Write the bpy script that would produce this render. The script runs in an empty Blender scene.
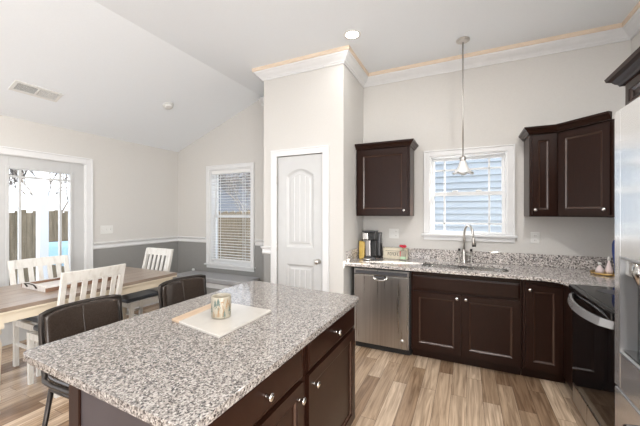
import bpy, bmesh, math, random
from mathutils import Vector, Matrix
from mathutils.geometry import tessellate_polygon
random.seed(7)
C = bpy.context.scene
COL = C.collection
PI = math.pi

# ------------------------------------------------------------------ camera, world, lights
cam_d = bpy.data.cameras.new('camera')
cam = bpy.data.objects.new('camera', cam_d); COL.objects.link(cam)
cam.location = (0, 0, 1.455)
cam.rotation_euler = (PI/2, 0, math.radians(25.327))
cam_d.sensor_width = 36.0
cam_d.lens = 310/640*36
cam_d.clip_start = 0.02
C.camera = cam
C.view_settings.view_transform = 'Standard'
C.view_settings.look = 'None'
C.view_settings.gamma = 1
C.view_settings.exposure = 0.14
C.cycles.use_denoising = True
C.cycles.max_bounces = 10
C.cycles.diffuse_bounces = 6
C.cycles.sample_clamp_indirect = 6

world = bpy.data.worlds.new('world'); C.world = world
world.use_nodes = True
wn = world.node_tree.nodes; wl = world.node_tree.links
bg = wn['Background']
tc = wn.new('ShaderNodeTexCoord'); sep = wn.new('ShaderNodeSeparateXYZ'); rmp = wn.new('ShaderNodeValToRGB')
wl.new(tc.outputs['Generated'], sep.inputs[0]); wl.new(sep.outputs['Z'], rmp.inputs[0])
rmp.color_ramp.elements[0].position = 0.0; rmp.color_ramp.elements[0].color = (0.95, 0.96, 1.0, 1)
rmp.color_ramp.elements[1].position = 0.6; rmp.color_ramp.elements[1].color = (0.74, 0.84, 1.0, 1)
wl.new(rmp.outputs[0], bg.inputs[0])
bg.inputs[1].default_value = 2.6

def light(name, kind, loc, energy, size=None, size_y=None, target=None, direction=None, color=(1, 1, 1)):
    d = bpy.data.lights.new(name, kind); d.energy = energy; d.color = color
    if kind == 'AREA':
        d.shape = 'RECTANGLE'; d.size = size; d.size_y = size_y or size
    o = bpy.data.objects.new(name, d); COL.objects.link(o); o.location = loc
    if target is not None: direction = Vector(target) - Vector(loc)
    if direction is not None: o.rotation_euler = Vector(direction).to_track_quat('-Z', 'Y').to_euler()
    return o
sun = light('sun', 'SUN', (6, 8, 6), 24, direction=(-.72, -.48, -.56), color=(1.0, .95, .88)); sun.data.angle = .01
# added fill lamps, out of view, brightening the room from behind and beside the camera
light('rear_fill', 'AREA', (-1.6, -3.3, 1.55), 27, 5.2, 2.3, direction=(-.12, 1, .7), color=(1, .99, .975))
light('right_fill', 'AREA', (1.3, -1.2, 1.5), 165, 2.4, 1.8, direction=(-1, .05, -.02), color=(1, .99, .975))
light('side_fill', 'AREA', (-4.35, -1.5, 1.3), 8, 3.0, 2.0, direction=(1, .2, .62), color=(.95, .975, 1))

# ------------------------------------------------------------------ mesh helpers
class MB:
    def __init__(s): s.v = []; s.f = []; s.m = []; s.smooth = []
    def add(s, vs, fs, mi=0, sm=False):
        b = len(s.v); s.v += [tuple(p) for p in vs]
        for f in fs: s.f.append([b+i for i in f]); s.m.append(mi); s.smooth.append(sm)
        return s
    def box(s, x0, x1, y0, y1, z0, z1, mi=0):
        x0, x1 = sorted((x0, x1)); y0, y1 = sorted((y0, y1)); z0, z1 = sorted((z0, z1))
        return s.add([(x0,y0,z0),(x1,y0,z0),(x1,y1,z0),(x0,y1,z0),(x0,y0,z1),(x1,y0,z1),(x1,y1,z1),(x0,y1,z1)],
                     [(0,3,2,1),(4,5,6,7),(0,1,5,4),(1,2,6,5),(2,3,7,6),(3,0,4,7)], mi)
    def obox(s, o, U, V, N, u0, u1, v0, v1, n0, n1, mi=0):
        o, U, V, N = map(Vector, (o, U, V, N))
        P = lambda a, b, c: o + U*a + V*b + N*c
        vs = [P(u0,v0,n0),P(u1,v0,n0),P(u1,v1,n0),P(u0,v1,n0),P(u0,v0,n1),P(u1,v0,n1),P(u1,v1,n1),P(u0,v1,n1)]
        return s.add(vs, [(0,3,2,1),(4,5,6,7),(0,1,5,4),(1,2,6,5),(2,3,7,6),(3,0,4,7)], mi)
    def hexa(s, bot, top, mi=0):
        return s.add(list(bot)+list(top), [(0,3,2,1),(4,5,6,7),(0,1,5,4),(1,2,6,5),(2,3,7,6),(3,0,4,7)], mi)
    def prism(s, outer, z0, z1, holes=(), mi=0):
        loops = [[Vector((x, y, 0)) for x, y in outer]] + [[Vector((x, y, 0)) for x, y in h] for h in holes]
        flat = [p for l in loops for p in l]
        tris = tessellate_polygon(loops)
        n = len(flat); b = len(s.v)
        s.v += [(p.x, p.y, z0) for p in flat] + [(p.x, p.y, z1) for p in flat]
        for t in tris:
            s.f.append([b+i for i in t][::-1]); s.f.append([b+n+i for i in t]); s.m += [mi, mi]; s.smooth += [False, False]
        k = 0
        for l in loops:
            m = len(l)
            for i in range(m):
                j = (i+1) % m
                s.f.append([b+k+i, b+k+j, b+n+k+j, b+n+k+i]); s.m.append(mi); s.smooth.append(False)
            k += m
        return s
    def extrude(s, pts, vec, mi=0):          # planar polygon (3-D points) swept by vec
        vec = Vector(vec); pts = [Vector(p) for p in pts]; n = len(pts)
        b = len(s.v); s.v += [tuple(p) for p in pts] + [tuple(p+vec) for p in pts]
        s.f.append([b+i for i in range(n)][::-1]); s.f.append([b+n+i for i in range(n)])
        for i in range(n): s.f.append([b+i, b+(i+1) % n, b+n+(i+1) % n, b+n+i])
        s.m += [mi]*(n+2); s.smooth += [False]*(n+2)
        return s
    def tube(s, pts, r, n=10, mi=0, caps=True, closed=False):
        pts = [Vector(p) for p in pts]; m = len(pts)
        rs = r if isinstance(r, (list, tuple)) else [r]*m
        b = len(s.v); prev = None
        for i, p in enumerate(pts):
            if closed: t = (pts[(i+1) % m]-pts[i-1])
            else: t = pts[min(i+1, m-1)]-pts[max(i-1, 0)]
            t = t.normalized()
            if prev is None:
                a = Vector((0, 0, 1)) if abs(t.z) < .9 else Vector((1, 0, 0))
                prev = t.cross(a).normalized()
            else:
                prev = (prev - t*prev.dot(t)).normalized()
            q = t.cross(prev)
            for k in range(n):
                an = 2*PI*k/n
                s.v.append(tuple(p + (prev*math.cos(an)+q*math.sin(an))*rs[i]))
        rng = m if closed else m-1
        for i in range(rng):
            i2 = (i+1) % m
            for k in range(n):
                s.f.append([b+i*n+k, b+i*n+(k+1) % n, b+i2*n+(k+1) % n, b+i2*n+k]); s.m.append(mi); s.smooth.append(True)
        if caps and not closed:
            s.f.append([b+k for k in range(n)][::-1]); s.f.append([b+(m-1)*n+k for k in range(n)]); s.m += [mi, mi]; s.smooth += [False, False]
        return s
    def lathe(s, prof, c, axis='z', n=28, mi=0, wob=None):
        c = Vector(c); b = len(s.v); m = len(prof)
        for r, h in prof:
            for k in range(n):
                a = 2*PI*k/n; rr = r*(wob(a, r, h) if wob else 1)
                p = {'z': (rr*math.cos(a), rr*math.sin(a), h), 'y': (rr*math.cos(a), h, rr*math.sin(a)), 'x': (h, rr*math.cos(a), rr*math.sin(a))}[axis]
                s.v.append(tuple(c+Vector(p)))
        for i in range(m-1):
            for k in range(n):
                s.f.append([b+i*n+k, b+i*n+(k+1) % n, b+(i+1)*n+(k+1) % n, b+(i+1)*n+k]); s.m.append(mi); s.smooth.append(True)
        s.f.append([b+k for k in range(n)][::-1]); s.f.append([b+(m-1)*n+k for k in range(n)]); s.m += [mi, mi]; s.smooth += [False, False]
        return s
    def sweep(s, prof, path, mi=0):          # prof: (out, z); outward = right of travel
        P = [Vector(p) for p in path]; m = len(P); b = len(s.v); n = len(prof)
        for i, p in enumerate(P):
            ns = []
            if i > 0: d = (p-P[i-1]).normalized(); ns.append(Vector((d.y, -d.x)))
            if i < m-1: d = (P[i+1]-p).normalized(); ns.append(Vector((d.y, -d.x)))
            if len(ns) == 2:
                q = (ns[0]+ns[1]).normalized(); q /= q.dot(ns[0])
            else: q = ns[0]
            for o, z in prof: s.v.append((p.x+q.x*o, p.y+q.y*o, z))
        for i in range(m-1):
            for k in range(n):
                s.f.append([b+i*n+k, b+(i+1)*n+k, b+(i+1)*n+(k+1) % n, b+i*n+(k+1) % n]); s.m.append(mi); s.smooth.append(False)
        s.f.append([b+k for k in range(n)]); s.f.append([b+(m-1)*n+k for k in range(n)][::-1]); s.m += [mi, mi]; s.smooth += [False, False]
        return s
    def grid(s, pts, mi=0, thick=None):      # rows x cols of points, optional thickness along the normal
        R = len(pts); K = len(pts[0]); b = len(s.v)
        if thick is None:
            for r in pts: s.v += [tuple(p) for p in r]
            for i in range(R-1):
                for k in range(K-1): s.f.append([b+i*K+k, b+i*K+k+1, b+(i+1)*K+k+1, b+(i+1)*K+k]); s.m.append(mi); s.smooth.append(True)
            return s
        V = [[Vector(p) for p in r] for r in pts]; back = []
        for i in range(R):
            row = []
            for k in range(K):
                du = V[i][min(k+1, K-1)]-V[i][max(k-1, 0)]; dv = V[min(i+1, R-1)][k]-V[max(i-1, 0)][k]
                row.append(V[i][k] - du.cross(dv).normalized()*thick)
            back.append(row)
        for r in V: s.v += [tuple(p) for p in r]
        for r in back: s.v += [tuple(p) for p in r]
        N = R*K
        def q(f): s.f.append([b+i for i in f]); s.m.append(mi); s.smooth.append(True)
        for i in range(R-1):
            for k in range(K-1):
                q([i*K+k, i*K+k+1, (i+1)*K+k+1, (i+1)*K+k]); q([N+i*K+k, N+(i+1)*K+k, N+(i+1)*K+k+1, N+i*K+k+1])
        for i in range(R-1):
            q([i*K, (i+1)*K, N+(i+1)*K, N+i*K]); q([i*K+K-1, N+i*K+K-1, N+(i+1)*K+K-1, (i+1)*K+K-1])
        for k in range(K-1):
            q([k, N+k, N+k+1, k+1]); q([(R-1)*K+k, (R-1)*K+k+1, N+(R-1)*K+k+1, N+(R-1)*K+k])
        return s

LOC = {}
def obj(name, mb, mats, parent=None, loc=None, bevel=0, local=False, sub=0, seg=2):
    """one mesh object; coordinates are world ones unless local=True"""
    base = Vector(loc) if loc is not None else (LOC.get(parent.name, Vector((0, 0, 0))) if parent else Vector((0, 0, 0)))
    sh = Vector((0, 0, 0)) if local else base
    me = bpy.data.meshes.new(name)
    me.from_pydata([(v[0]-sh.x, v[1]-sh.y, v[2]-sh.z) for v in mb.v], [], mb.f)
    if not isinstance(mats, (list, tuple)): mats = [mats]
    for m in mats: me.materials.append(m)
    me.polygons.foreach_set('material_index', mb.m)
    me.polygons.foreach_set('use_smooth', mb.smooth)
    bm = bmesh.new(); bm.from_mesh(me); bmesh.ops.recalc_face_normals(bm, faces=bm.faces); bm.to_mesh(me); bm.free()
    me.update()
    o = bpy.data.objects.new(name, me); COL.objects.link(o)
    if parent: o.parent = parent; LOC[o.name] = base
    elif loc is not None: o.location = loc; LOC[o.name] = base
    if bevel:
        md = o.modifiers.new('bevel', 'BEVEL'); md.width = bevel; md.segments = seg; md.limit_method = 'ANGLE'; md.angle_limit = math.radians(35)
    if sub:
        md = o.modifiers.new('subsurf', 'SUBSURF'); md.levels = sub; md.render_levels = sub
    return o
def tag(o, label=None, cat=None, group=None, kind=None):
    if label: o['label'] = label
    if cat: o['category'] = cat
    if group: o['group'] = group
    if kind: o['kind'] = kind
    return o
def thing(name, loc, label, cat, group=None, rotz=0):
    o = bpy.data.objects.new(name, None); COL.objects.link(o); o.location = loc; o.rotation_euler = (0, 0, rotz)
    o.empty_display_size = .1
    LOC[o.name] = Vector(loc); return tag(o, label, cat, group)
def struct(name, mb, mats, bevel=0, parent=None):
    o = obj(name, mb, mats, parent, bevel=bevel)
    if not parent: o['kind'] = 'structure'
    return o
def copy_tree(o, parent=None):
    c = o.copy(); COL.objects.link(c)
    if parent: c.parent = parent
    LOC[c.name] = LOC.get(o.name, Vector((0, 0, 0)))
    for ch in list(o.children): copy_tree(ch, c)
    return c

# ------------------------------------------------------------------ materials
def mat(name, color, rough=.5, metal=0, **kw):
    m = bpy.data.materials.new(name); m.use_nodes = True
    b = m.node_tree.nodes['Principled BSDF']
    b.inputs['Base Color'].default_value = (*color, 1); b.inputs['Roughness'].default_value = rough; b.inputs['Metallic'].default_value = metal
    for k, v in kw.items(): b.inputs[k].default_value = v
    return m
def N(m, t, **kw):
    n = m.node_tree.nodes.new(t)
    for k, v in kw.items(): setattr(n, k, v)
    return n
def L(m, a, b): m.node_tree.links.new(a, b)
def B(m): return m.node_tree.nodes['Principled BSDF']
def coords(m, scale=(1, 1, 1), rot=(0, 0, 0)):
    t = N(m, 'ShaderNodeTexCoord'); mp = N(m, 'ShaderNodeMapping')
    mp.inputs['Scale'].default_value = scale; mp.inputs['Rotation'].default_value = rot
    L(m, t.outputs['Object'], mp.inputs[0]); return mp.outputs[0]
def noise_mat(name, c1, c2, scale=8, rough=.5, metal=0, stretch=(1, 1, 1), detail=4, bump=0, rr=None, lo=.3, hi=.7, **kw):
    m = mat(name, c1, rough, metal, **kw)
    co = coords(m, stretch); n = N(m, 'ShaderNodeTexNoise'); n.inputs['Scale'].default_value = scale; n.inputs['Detail'].default_value = detail
    L(m, co, n.inputs['Vector'])
    r = N(m, 'ShaderNodeValToRGB'); r.color_ramp.elements[0].color = (*c1, 1); r.color_ramp.elements[1].color = (*c2, 1)
    r.color_ramp.elements[0].position = lo; r.color_ramp.elements[1].position = hi
    L(m, n.outputs['Fac'], r.inputs[0]); L(m, r.outputs[0], B(m).inputs['Base Color'])
    if bump:
        bp = N(m, 'ShaderNodeBump'); bp.inputs['Strength'].default_value = bump; bp.inputs['Distance'].default_value = .002
        L(m, n.outputs['Fac'], bp.inputs['Height']); L(m, bp.outputs[0], B(m).inputs['Normal'])
    if rr:
        mr = N(m, 'ShaderNodeMapRange'); mr.inputs['To Min'].default_value = rr[0]; mr.inputs['To Max'].default_value = rr[1]
        L(m, n.outputs['Fac'], mr.inputs['Value']); L(m, mr.outputs[0], B(m).inputs['Roughness'])
    return m

M = {}
M['wall'] = noise_mat('greige_paint', (.60, .585, .56), (.617, .602, .577), 60, .75, bump=.04)
M['wainscot'] = noise_mat('grey_paint', (.27, .268, .26), (.285, .283, .275), 60, .7, bump=.04)
M['ceiling'] = noise_mat('ceiling_paint', (.81, .845, .88), (.83, .865, .90), 90, .85, bump=.05)
M['trim'] = noise_mat('white_trim', (.71, .715, .72), (.74, .745, .75), 12, .35)
M['lath'] = noise_mat('raw_wood_strip', (.70, .58, .45), (.76, .64, .52), 10, .6, stretch=(1, 1, 6))
M['door'] = noise_mat('white_door_paint', (.54, .545, .545), (.56, .565, .565), 12, .38)
M['wood'] = noise_mat('espresso_wood', (.015, .0052, .0030), (.024, .0088, .0052), 16, .28, stretch=(5, 5, .7), detail=6, lo=.1, hi=.95, **{'Specular IOR Level': .22})
M['wood_edge'] = mat('highlight_wood_edge', (.065, .036, .026), .22, **{'Specular IOR Level': .8})  # glaze tone lightened to paint in the highlights along the door beads
M['wood_in'] = mat('cabinet_shadow', (.01, .007, .006), .6)
M['island_panel'] = noise_mat('dark_plum_panel', (.045, .036, .040), (.055, .045, .05), 6, .45)
M['steel'] = noise_mat('brushed_steel', (.42, .40, .385), (.52, .50, .485), 3, .3, 1, stretch=(18, 18, .4), rr=(.24, .34), detail=5)
M['steel_fridge'] = noise_mat('bright_steel', (.86, .87, .88), (.90, .91, .92), 3, .2, .8, stretch=(14, 14, .3), rr=(.13, .19), detail=3)
M['handle'] = mat('satin_handle', (.50, .50, .51), .25, .6)
M['steel_side'] = mat('grey_steel_edge', (.45, .46, .47), .35, .7)
M['chrome'] = mat('nickel', (.66, .65, .63), .18, 1)
M['nickel'] = mat('satin_nickel', (.62, .60, .57), .3, 1)
M['black'] = mat('black_plastic', (.012, .012, .013), .4)
M['glass_black'] = mat('black_glass', (.006, .006, .007), .06)
M['darkgrey'] = mat('dark_grey_plastic', (.06, .06, .065), .3)
M['white_pl'] = mat('white_plastic', (.72, .72, .70), .4)
M['slot'] = mat('outlet_slot', (.22, .21, .2), .5)
M['leather'] = noise_mat('brown_black_leather', (.026, .019, .015), (.042, .031, .025), 140, .30, bump=.05, rr=(.14, .22))
M['tube'] = mat('dark_bronze_metal', (.045, .038, .034), .35, .7)
M['chair'] = noise_mat('worn_white_paint', (.70, .685, .65), (.56, .53, .48), 30, .5, stretch=(1, 1, .3), lo=.5, hi=.8)
M['cream'] = noise_mat('cream_paint', (.64, .565, .44), (.70, .63, .51), 14, .45, stretch=(1, .3, 1))
M['seat_vinyl'] = mat('charcoal_vinyl', (.055, .06, .072), .3)
M['bench_fabric'] = noise_mat('grey_bench_fabric', (.32, .32, .33), (.38, .38, .39), 90, .7, bump=.2)
M['leaf'] = mat('leaf_green', (.10, .22, .06), .5)
M['red'] = mat('red_petal', (.55, .02, .05), .5)
M['mug'] = noise_mat('cream_ceramic', (.27, .24, .185), (.33, .30, .24), 30, .3)
M['mug_in'] = mat('tan_wax', (.42, .31, .18), .5)
M['tree_print'] = mat('green_grey_print', (.09, .125, .11), .5)
M['deer_print'] = mat('tan_print', (.25, .15, .07), .5)
M['marble'] = noise_mat('white_marble', (.46, .435, .40), (.38, .36, .33), 7, .2, lo=.55, hi=.8, detail=7)
M['acacia'] = noise_mat('light_board_wood', (.42, .30, .20), (.52, .39, .28), 12, .4, stretch=(8, 1, 1))
M['blind'] = mat('white_blind', (.80, .80, .79), .5)
M['snow'] = noise_mat('pale_ground', (.62, .62, .62), (.75, .76, .78), 2, .8)
M['fence'] = noise_mat('weathered_fence', (.15, .115, .07), (.28, .215, .14), 5, .8, stretch=(6, 6, .6))
M['bark'] = noise_mat('grey_bark', (.085, .075, .068), (.16, .145, .135), 9, .9)
M['post'] = mat('white_post', (.86, .86, .86), .5)
M['blue_cover'] = mat('pale_blue_cover', (.35, .55, .68), .5)
M['roof'] = mat('dark_shingle', (.12, .12, .13), .8)
M['yellow'] = noise_mat('mustard_packet', (.50, .33, .07), (.62, .44, .12), 18, .35)
M['box_cream'] = noise_mat('cream_painted_wood', (.62, .56, .43), (.70, .65, .53), 20, .5)
M['ink'] = mat('dark_ink', (.05, .045, .04), .6)
M['gold'] = mat('gold_metal', (.72, .50, .20), .28, 1)
M['pink'] = mat('pink_glass', (.82, .70, .70), .1)
M['blue'] = mat('blue_glass', (.03, .06, .25), .12)
M['vent_dark'] = mat('vent_shadow', (.10, .10, .10), .6)
M['runner_wood'] = noise_mat('aged_brown_wood', (.16, .085, .055), (.27, .16, .105), 10, .5, stretch=(4, 1, 1))
M['whitewash'] = noise_mat('whitewashed_wood', (.52, .48, .45), (.68, .65, .62), 14, .5, stretch=(4, 1, 1))
M['emit'] = mat('lamp_lens', (1, 1, 1), .5); B(M['emit']).inputs['Emission Color'].default_value = (1, .97, .92, 1); B(M['emit']).inputs['Emission Strength'].default_value = 5
g = mat('frosted_shade', (.95, .95, .93), .4); B(g).inputs['Transmission Weight'].default_value = .25; B(g).inputs['Subsurface Weight'].default_value = .5; B(g).inputs['Subsurface Radius'].default_value = (.05, .05, .05); M['shade'] = g
# clear glazing: thin pane, fresnel gloss over transparency
g = bpy.data.materials.new('clear_pane'); g.use_nodes = True; nt = g.node_tree; nt.nodes.clear()
out = nt.nodes.new('ShaderNodeOutputMaterial'); mx = nt.nodes.new('ShaderNodeMixShader'); tr = nt.nodes.new('ShaderNodeBsdfTransparent'); gl = nt.nodes.new('ShaderNodeBsdfGlossy'); fr = nt.nodes.new('ShaderNodeValue')
gl.inputs['Roughness'].default_value = .02; fr.outputs[0].default_value = .02; tr.inputs[0].default_value = (.96, .97, .97, 1)
nt.links.new(fr.outputs[0], mx.inputs[0]); nt.links.new(tr.outputs[0], mx.inputs[1]); nt.links.new(gl.outputs[0], mx.inputs[2]); nt.links.new(mx.outputs[0], out.inputs[0])
M['pane'] = g

def granite(name, tint=(1, 1, 1), sc=1.0):
    m = mat(name, (.5, .5, .5), .05, **{'Specular IOR Level': .75})
    co = coords(m)
    def ramp(src, els, const=False):
        r = N(m, 'ShaderNodeValToRGB'); cr = r.color_ramp
        if const: cr.interpolation = 'CONSTANT'
        while len(cr.elements) < len(els): cr.elements.new(.5)
        for e, (p, c) in zip(cr.elements, els): e.position = p; e.color = (*[a*b for a, b in zip(c, tint)], 1)
        L(m, src, r.inputs[0]); return r.outputs[0]
    # warped cells
    nz = N(m, 'ShaderNodeTexNoise'); nz.inputs['Scale'].default_value = 110; nz.inputs['Detail'].default_value = 2; L(m, co, nz.inputs['Vector'])
    mxv = N(m, 'ShaderNodeMixRGB'); mxv.inputs[0].default_value = .008; L(m, co, mxv.inputs[1]); L(m, nz.outputs['Color'], mxv.inputs[2])
    v = N(m, 'ShaderNodeTexVoronoi'); v.inputs['Scale'].default_value = 175*sc; L(m, mxv.outputs[0], v.inputs['Vector'])
    s = N(m, 'ShaderNodeSeparateColor'); L(m, v.outputs['Color'], s.inputs[0])
    c1 = ramp(s.outputs[0], [(0, (.42, .38, .345)), (.32, (.26, .23, .21)), (.55, (.09, .078, .074)), (.74, (.54, .51, .475)), (.84, (.022, .02, .02))], True)
    v2 = N(m, 'ShaderNodeTexVoronoi'); v2.inputs['Scale'].default_value = 260*sc; L(m, mxv.outputs[0], v2.inputs['Vector'])
    s2 = N(m, 'ShaderNodeSeparateColor'); L(m, v2.outputs['Color'], s2.inputs[0])
    c2 = ramp(s2.outputs[1], [(0, (.46, .42, .385)), (.45, (.17, .15, .14)), (.76, (.03, .027, .027))], True)
    mx = N(m, 'ShaderNodeMixRGB'); mx.inputs[0].default_value = .35; L(m, c1, mx.inputs[1]); L(m, c2, mx.inputs[2])
    L(m, mx.outputs[0], B(m).inputs['Base Color'])
    return m
M['granite'] = granite('speckled_granite', (.84, .85, .86))
M['granite_wall'] = granite('speckled_granite_wall_run_lit', (1.6, 1.64, 1.70), .62)  # brighter copy of the island granite, reflected light put into its tint

# plank floor, boards run along Y
m = mat('plank_floor', (.4, .3, .2), .24); M['floor'] = m
co = coords(m, rot=(0, 0, PI/2))
br = N(m, 'ShaderNodeTexBrick'); br.offset = .37; br.offset_frequency = 2
br.inputs['Scale'].default_value = 1; br.inputs['Brick Width'].default_value = .9; br.inputs['Row Height'].default_value = .115
br.inputs['Mortar Size'].default_value = .0013; br.inputs['Mortar Smooth'].default_value = .2; br.inputs['Bias'].default_value = 0
br.inputs['Color1'].default_value = (.0, .0, .0, 1); br.inputs['Color2'].default_value = (1, 1, 1, 1); br.inputs['Mortar'].default_value = (.3, .3, .3, 1)
L(m, co, br.inputs['Vector'])
cr = N(m, 'ShaderNodeValToRGB'); els = cr.color_ramp.elements
els[0].position = 0; els[0].color = (.24, .15, .09, 1); els[1].position = 1; els[1].color = (.62, .48, .35, 1)
e = els.new(.4); e.color = (.44, .315, .21, 1)
L(m, br.outputs['Color'], cr.inputs[0])
co2 = coords(m, (14, .9, 1)); ng = N(m, 'ShaderNodeTexNoise'); ng.inputs['Scale'].default_value = 2.4; ng.inputs['Detail'].default_value = 8; ng.inputs['Distortion'].default_value = 1.2
add = N(m, 'ShaderNodeMixRGB'); add.blend_type = 'ADD'; add.inputs[0].default_value = 1
sc_ = N(m, 'ShaderNodeVectorMath'); sc_.operation = 'SCALE'; sc_.inputs['Scale'].default_value = 7; L(m, br.outputs['Color'], sc_.inputs[0])
av = N(m, 'ShaderNodeVectorMath'); av.operation = 'ADD'; L(m, co2, av.inputs[0]); L(m, sc_.outputs[0], av.inputs[1]); L(m, av.outputs[0], ng.inputs['Vector'])
gr = N(m, 'ShaderNodeValToRGB'); gr.color_ramp.elements[0].position = .35; gr.color_ramp.elements[0].color = (.58, .55, .53, 1); gr.color_ramp.elements[1].position = .68; gr.color_ramp.elements[1].color = (1.12, 1.12, 1.12, 1)
L(m, ng.outputs['Fac'], gr.inputs[0])
mu = N(m, 'ShaderNodeMixRGB'); mu.blend_type = 'MULTIPLY'; mu.inputs[0].default_value = 1; L(m, cr.outputs[0], mu.inputs[1]); L(m, gr.outputs[0], mu.inputs[2])
mo = N(m, 'ShaderNodeMixRGB'); mo.inputs[2].default_value = (.10, .07, .05, 1); L(m, br.outputs['Fac'], mo.inputs[0]); L(m, mu.outputs[0], mo.inputs[1])
L(m, mo.outputs[0], B(m).inputs['Base Color'])
# table top planks
M['table_top'] = noise_mat('grey_brown_tabletop', (.19, .14, .105), (.33, .26, .21), 5, .3, stretch=(9, .8, 1), detail=7)
# lap siding
m = mat('blue_lap_siding', (.30, .335, .37), .6); M['siding'] = m
M['siding_grey'] = mat('grey_lap_siding', (.17, .18, .20), .7)

# ------------------------------------------------------------------ room shell
CZ = 3.18; CX = -2.74; LX = -4.53; RX = 1.37; BY = 3.81; RY = -3.6
SL = (CZ-2.51)/(CX-LX)
struct('floor', MB().box(LX-.15, RX+.15, RY-.15, BY+.15, -.12, 0), M['floor'])
cm = MB().box(CX, RX+.15, RY-.15, BY+.15, CZ, CZ+.15)
x0 = LX-.15; z0 = 2.51-.15*SL
cm.hexa([(x0, RY-.15, z0), (CX, RY-.15, CZ), (CX, BY+.15, CZ), (x0, BY+.15, z0)], [(x0, RY-.15, z0+.15), (CX, RY-.15, CZ+.15), (CX, BY+.15, CZ+.15), (x0, BY+.15, z0+.15)])
struct('ceiling', cm, M['ceiling'])

def wall_holes(mb, u0, u1, z0, z1, holes, put, mi=0):
    us = sorted({u0, u1, *[h[0] for h in holes], *[h[1] for h in holes]}); zs = sorted({z0, z1, *[h[2] for h in holes], *[h[3] for h in holes]})
    us = [u for u in us if u0 <= u <= u1]; zs = [z for z in zs if z0 <= z <= z1]
    for a, b in zip(us, us[1:]):
        for c, d in zip(zs, zs[1:]):
            um, zm = (a+b)/2, (c+d)/2
            if any(h[0] < um < h[1] and h[2] < zm < h[3] for h in holes): continue
            put(mb, a, b, c, d, mi)
KW = (-.395, .395, 1.20, 2.115)          # kitchen window opening
DW = (-3.79, -2.955, .62, 2.16)         # dining window opening
RAILZ = 1.0
put = lambda mb, a, b, c, d, mi: mb.box(a, b, BY, BY+.15, c, d, mi)
wb = MB()
wall_holes(wb, CX, RX+.15, RAILZ, CZ, [KW, DW], put, 0)
wall_holes(wb, LX-.15, CX, RAILZ, 2.51-.15*SL, [DW], put, 0)
wall_holes(wb, LX-.15, -2.25, 0, RAILZ, [DW], put, 1)
wall_holes(wb, -2.25, RX+.15, 0, RAILZ, [], put, 0)
wb.extrude([(LX-.15, BY, 2.51-.15*SL), (CX, BY, 2.51-.15*SL), (CX, BY, CZ)], (0, .15, 0), 0)
struct('wall_back', wb, [M['wall'], M['wainscot']])
BD = (1.44, 2.37, 0, 2.10)              # glazed back door opening in the left wall
wl_ = MB(); put = lambda mb, a, b, c, d, mi: mb.box(LX-.15, LX, a, b, c, d, mi)
RWW = (-3.0, .0, .5, 2.3)
wall_holes(wl_, RY, BY, RAILZ, 2.51, [BD, RWW], put, 0); wall_holes(wl_, RY, BY, 0, RAILZ, [BD, RWW], put, 1)
struct('wall_left', wl_, [M['wall'], M['wainscot']])
struct('wall_right', MB().box(RX, RX+.15, RY, BY, 0, CZ), M['wall'])
wr = MB(); put = lambda mb, a, b, c, d, mi: mb.box(a, b, RY-.15, RY, c, d, mi)
wall_holes(wr, LX-.15, RX+.15, 0, 2.45, [(-2.5, -.7, .35, 2.40)], put); wr.box(CX, RX+.15, RY-.15, RY, 2.45, CZ)
wr.extrude([(LX-.15, RY, 2.45), (CX, RY, 2.45), (CX, RY, CZ), (LX-.15, RY, 2.51-.15*SL)], (0, -.15, 0))
struct('wall_rear', wr, M['wall'])
# pantry closet box
PX0, PX1, PY = -2.22, -1.19, 3.10
PD = (-2.035, -1.425, 0, 2.125)
pw = MB(); put = lambda mb, a, b, c, d, mi: mb.box(a, b, PY, PY+.11, c, d, mi)
wall_holes(pw, PX0, PX1, RAILZ, CZ, [PD], put, 0)
wall_holes(pw, PX0, -2.06, 0, RAILZ, [PD], put, 1)
wall_holes(pw, -2.06, PX1, 0, RAILZ, [PD], put, 0)
pw.box(PX0, PX0+.11, PY+.11, BY, 0, RAILZ, 1); pw.box(PX0, PX0+.11, PY+.11, BY, RAILZ, CZ, 0)
pw.box(PX1-.11, PX1, PY+.11, BY, 0, CZ, 0)
struct('wall_pantry', pw, [M['wall'], M['wainscot']])

# ceiling crown with the bare wooden strip above it
crown = [(0, 3.05), (.014, 3.05), (.018, 3.064), (.026, 3.068), (.034, 3.082), (.060, 3.104), (.074, 3.122), (.082, 3.126), (.088, 3.142), (0, 3.142)]
lath = [(0, 3.142), (.096, 3.142), (.100, 3.146), (.100, CZ), (0, CZ)]
path = [(CX, BY), (PX0, BY)]; path2 = [(PX0, PY+.30), (PX0, PY), (PX1, PY), (PX1, BY), (RX, BY), (RX, RY)]
struct('trim_1', MB().sweep(crown, path2), M['trim']); struct('trim_2', MB().sweep(lath, path2), M['lath'])
struct('trim_3', MB().sweep(crown, [(CX-.02, BY), (PX0, BY)]), M['trim'])
rail = [(0, .968), (.012, .968), (.016, .985), (.012, 1.0), (.012, 1.02), (.026, 1.036), (.030, 1.052), (0, 1.056)]
base = [(0, 0), (.016, 0), (.016, .105), (.010, .118), (.006, .13), (0, .13)]
struct('trim_4', MB().sweep(rail, [(LX, 2.45), (LX, BY), (-3.87, BY)]), M['trim'])
struct('trim_5', MB().sweep(rail, [(-2.875, BY), (PX0, BY), (PX0, PY), (-2.11, PY)]), M['trim'])
struct('trim_6', MB().sweep(rail, [(LX, RY), (LX, -3.1)]), M['trim'])
struct('baseboard_left', MB().sweep(base, [(LX, 2.45), (LX, BY), (PX0, BY), (PX0, PY), (-2.11, PY)]), M['trim'])
struct('baseboard_left_near', MB().sweep(base, [(LX, RY), (LX, 1.36)]), M['trim'])
struct('baseboard_pantry', MB().sweep(base, [(-1.355, PY), (PX1, PY), (PX1, 3.14)]), M['trim'])

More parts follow.
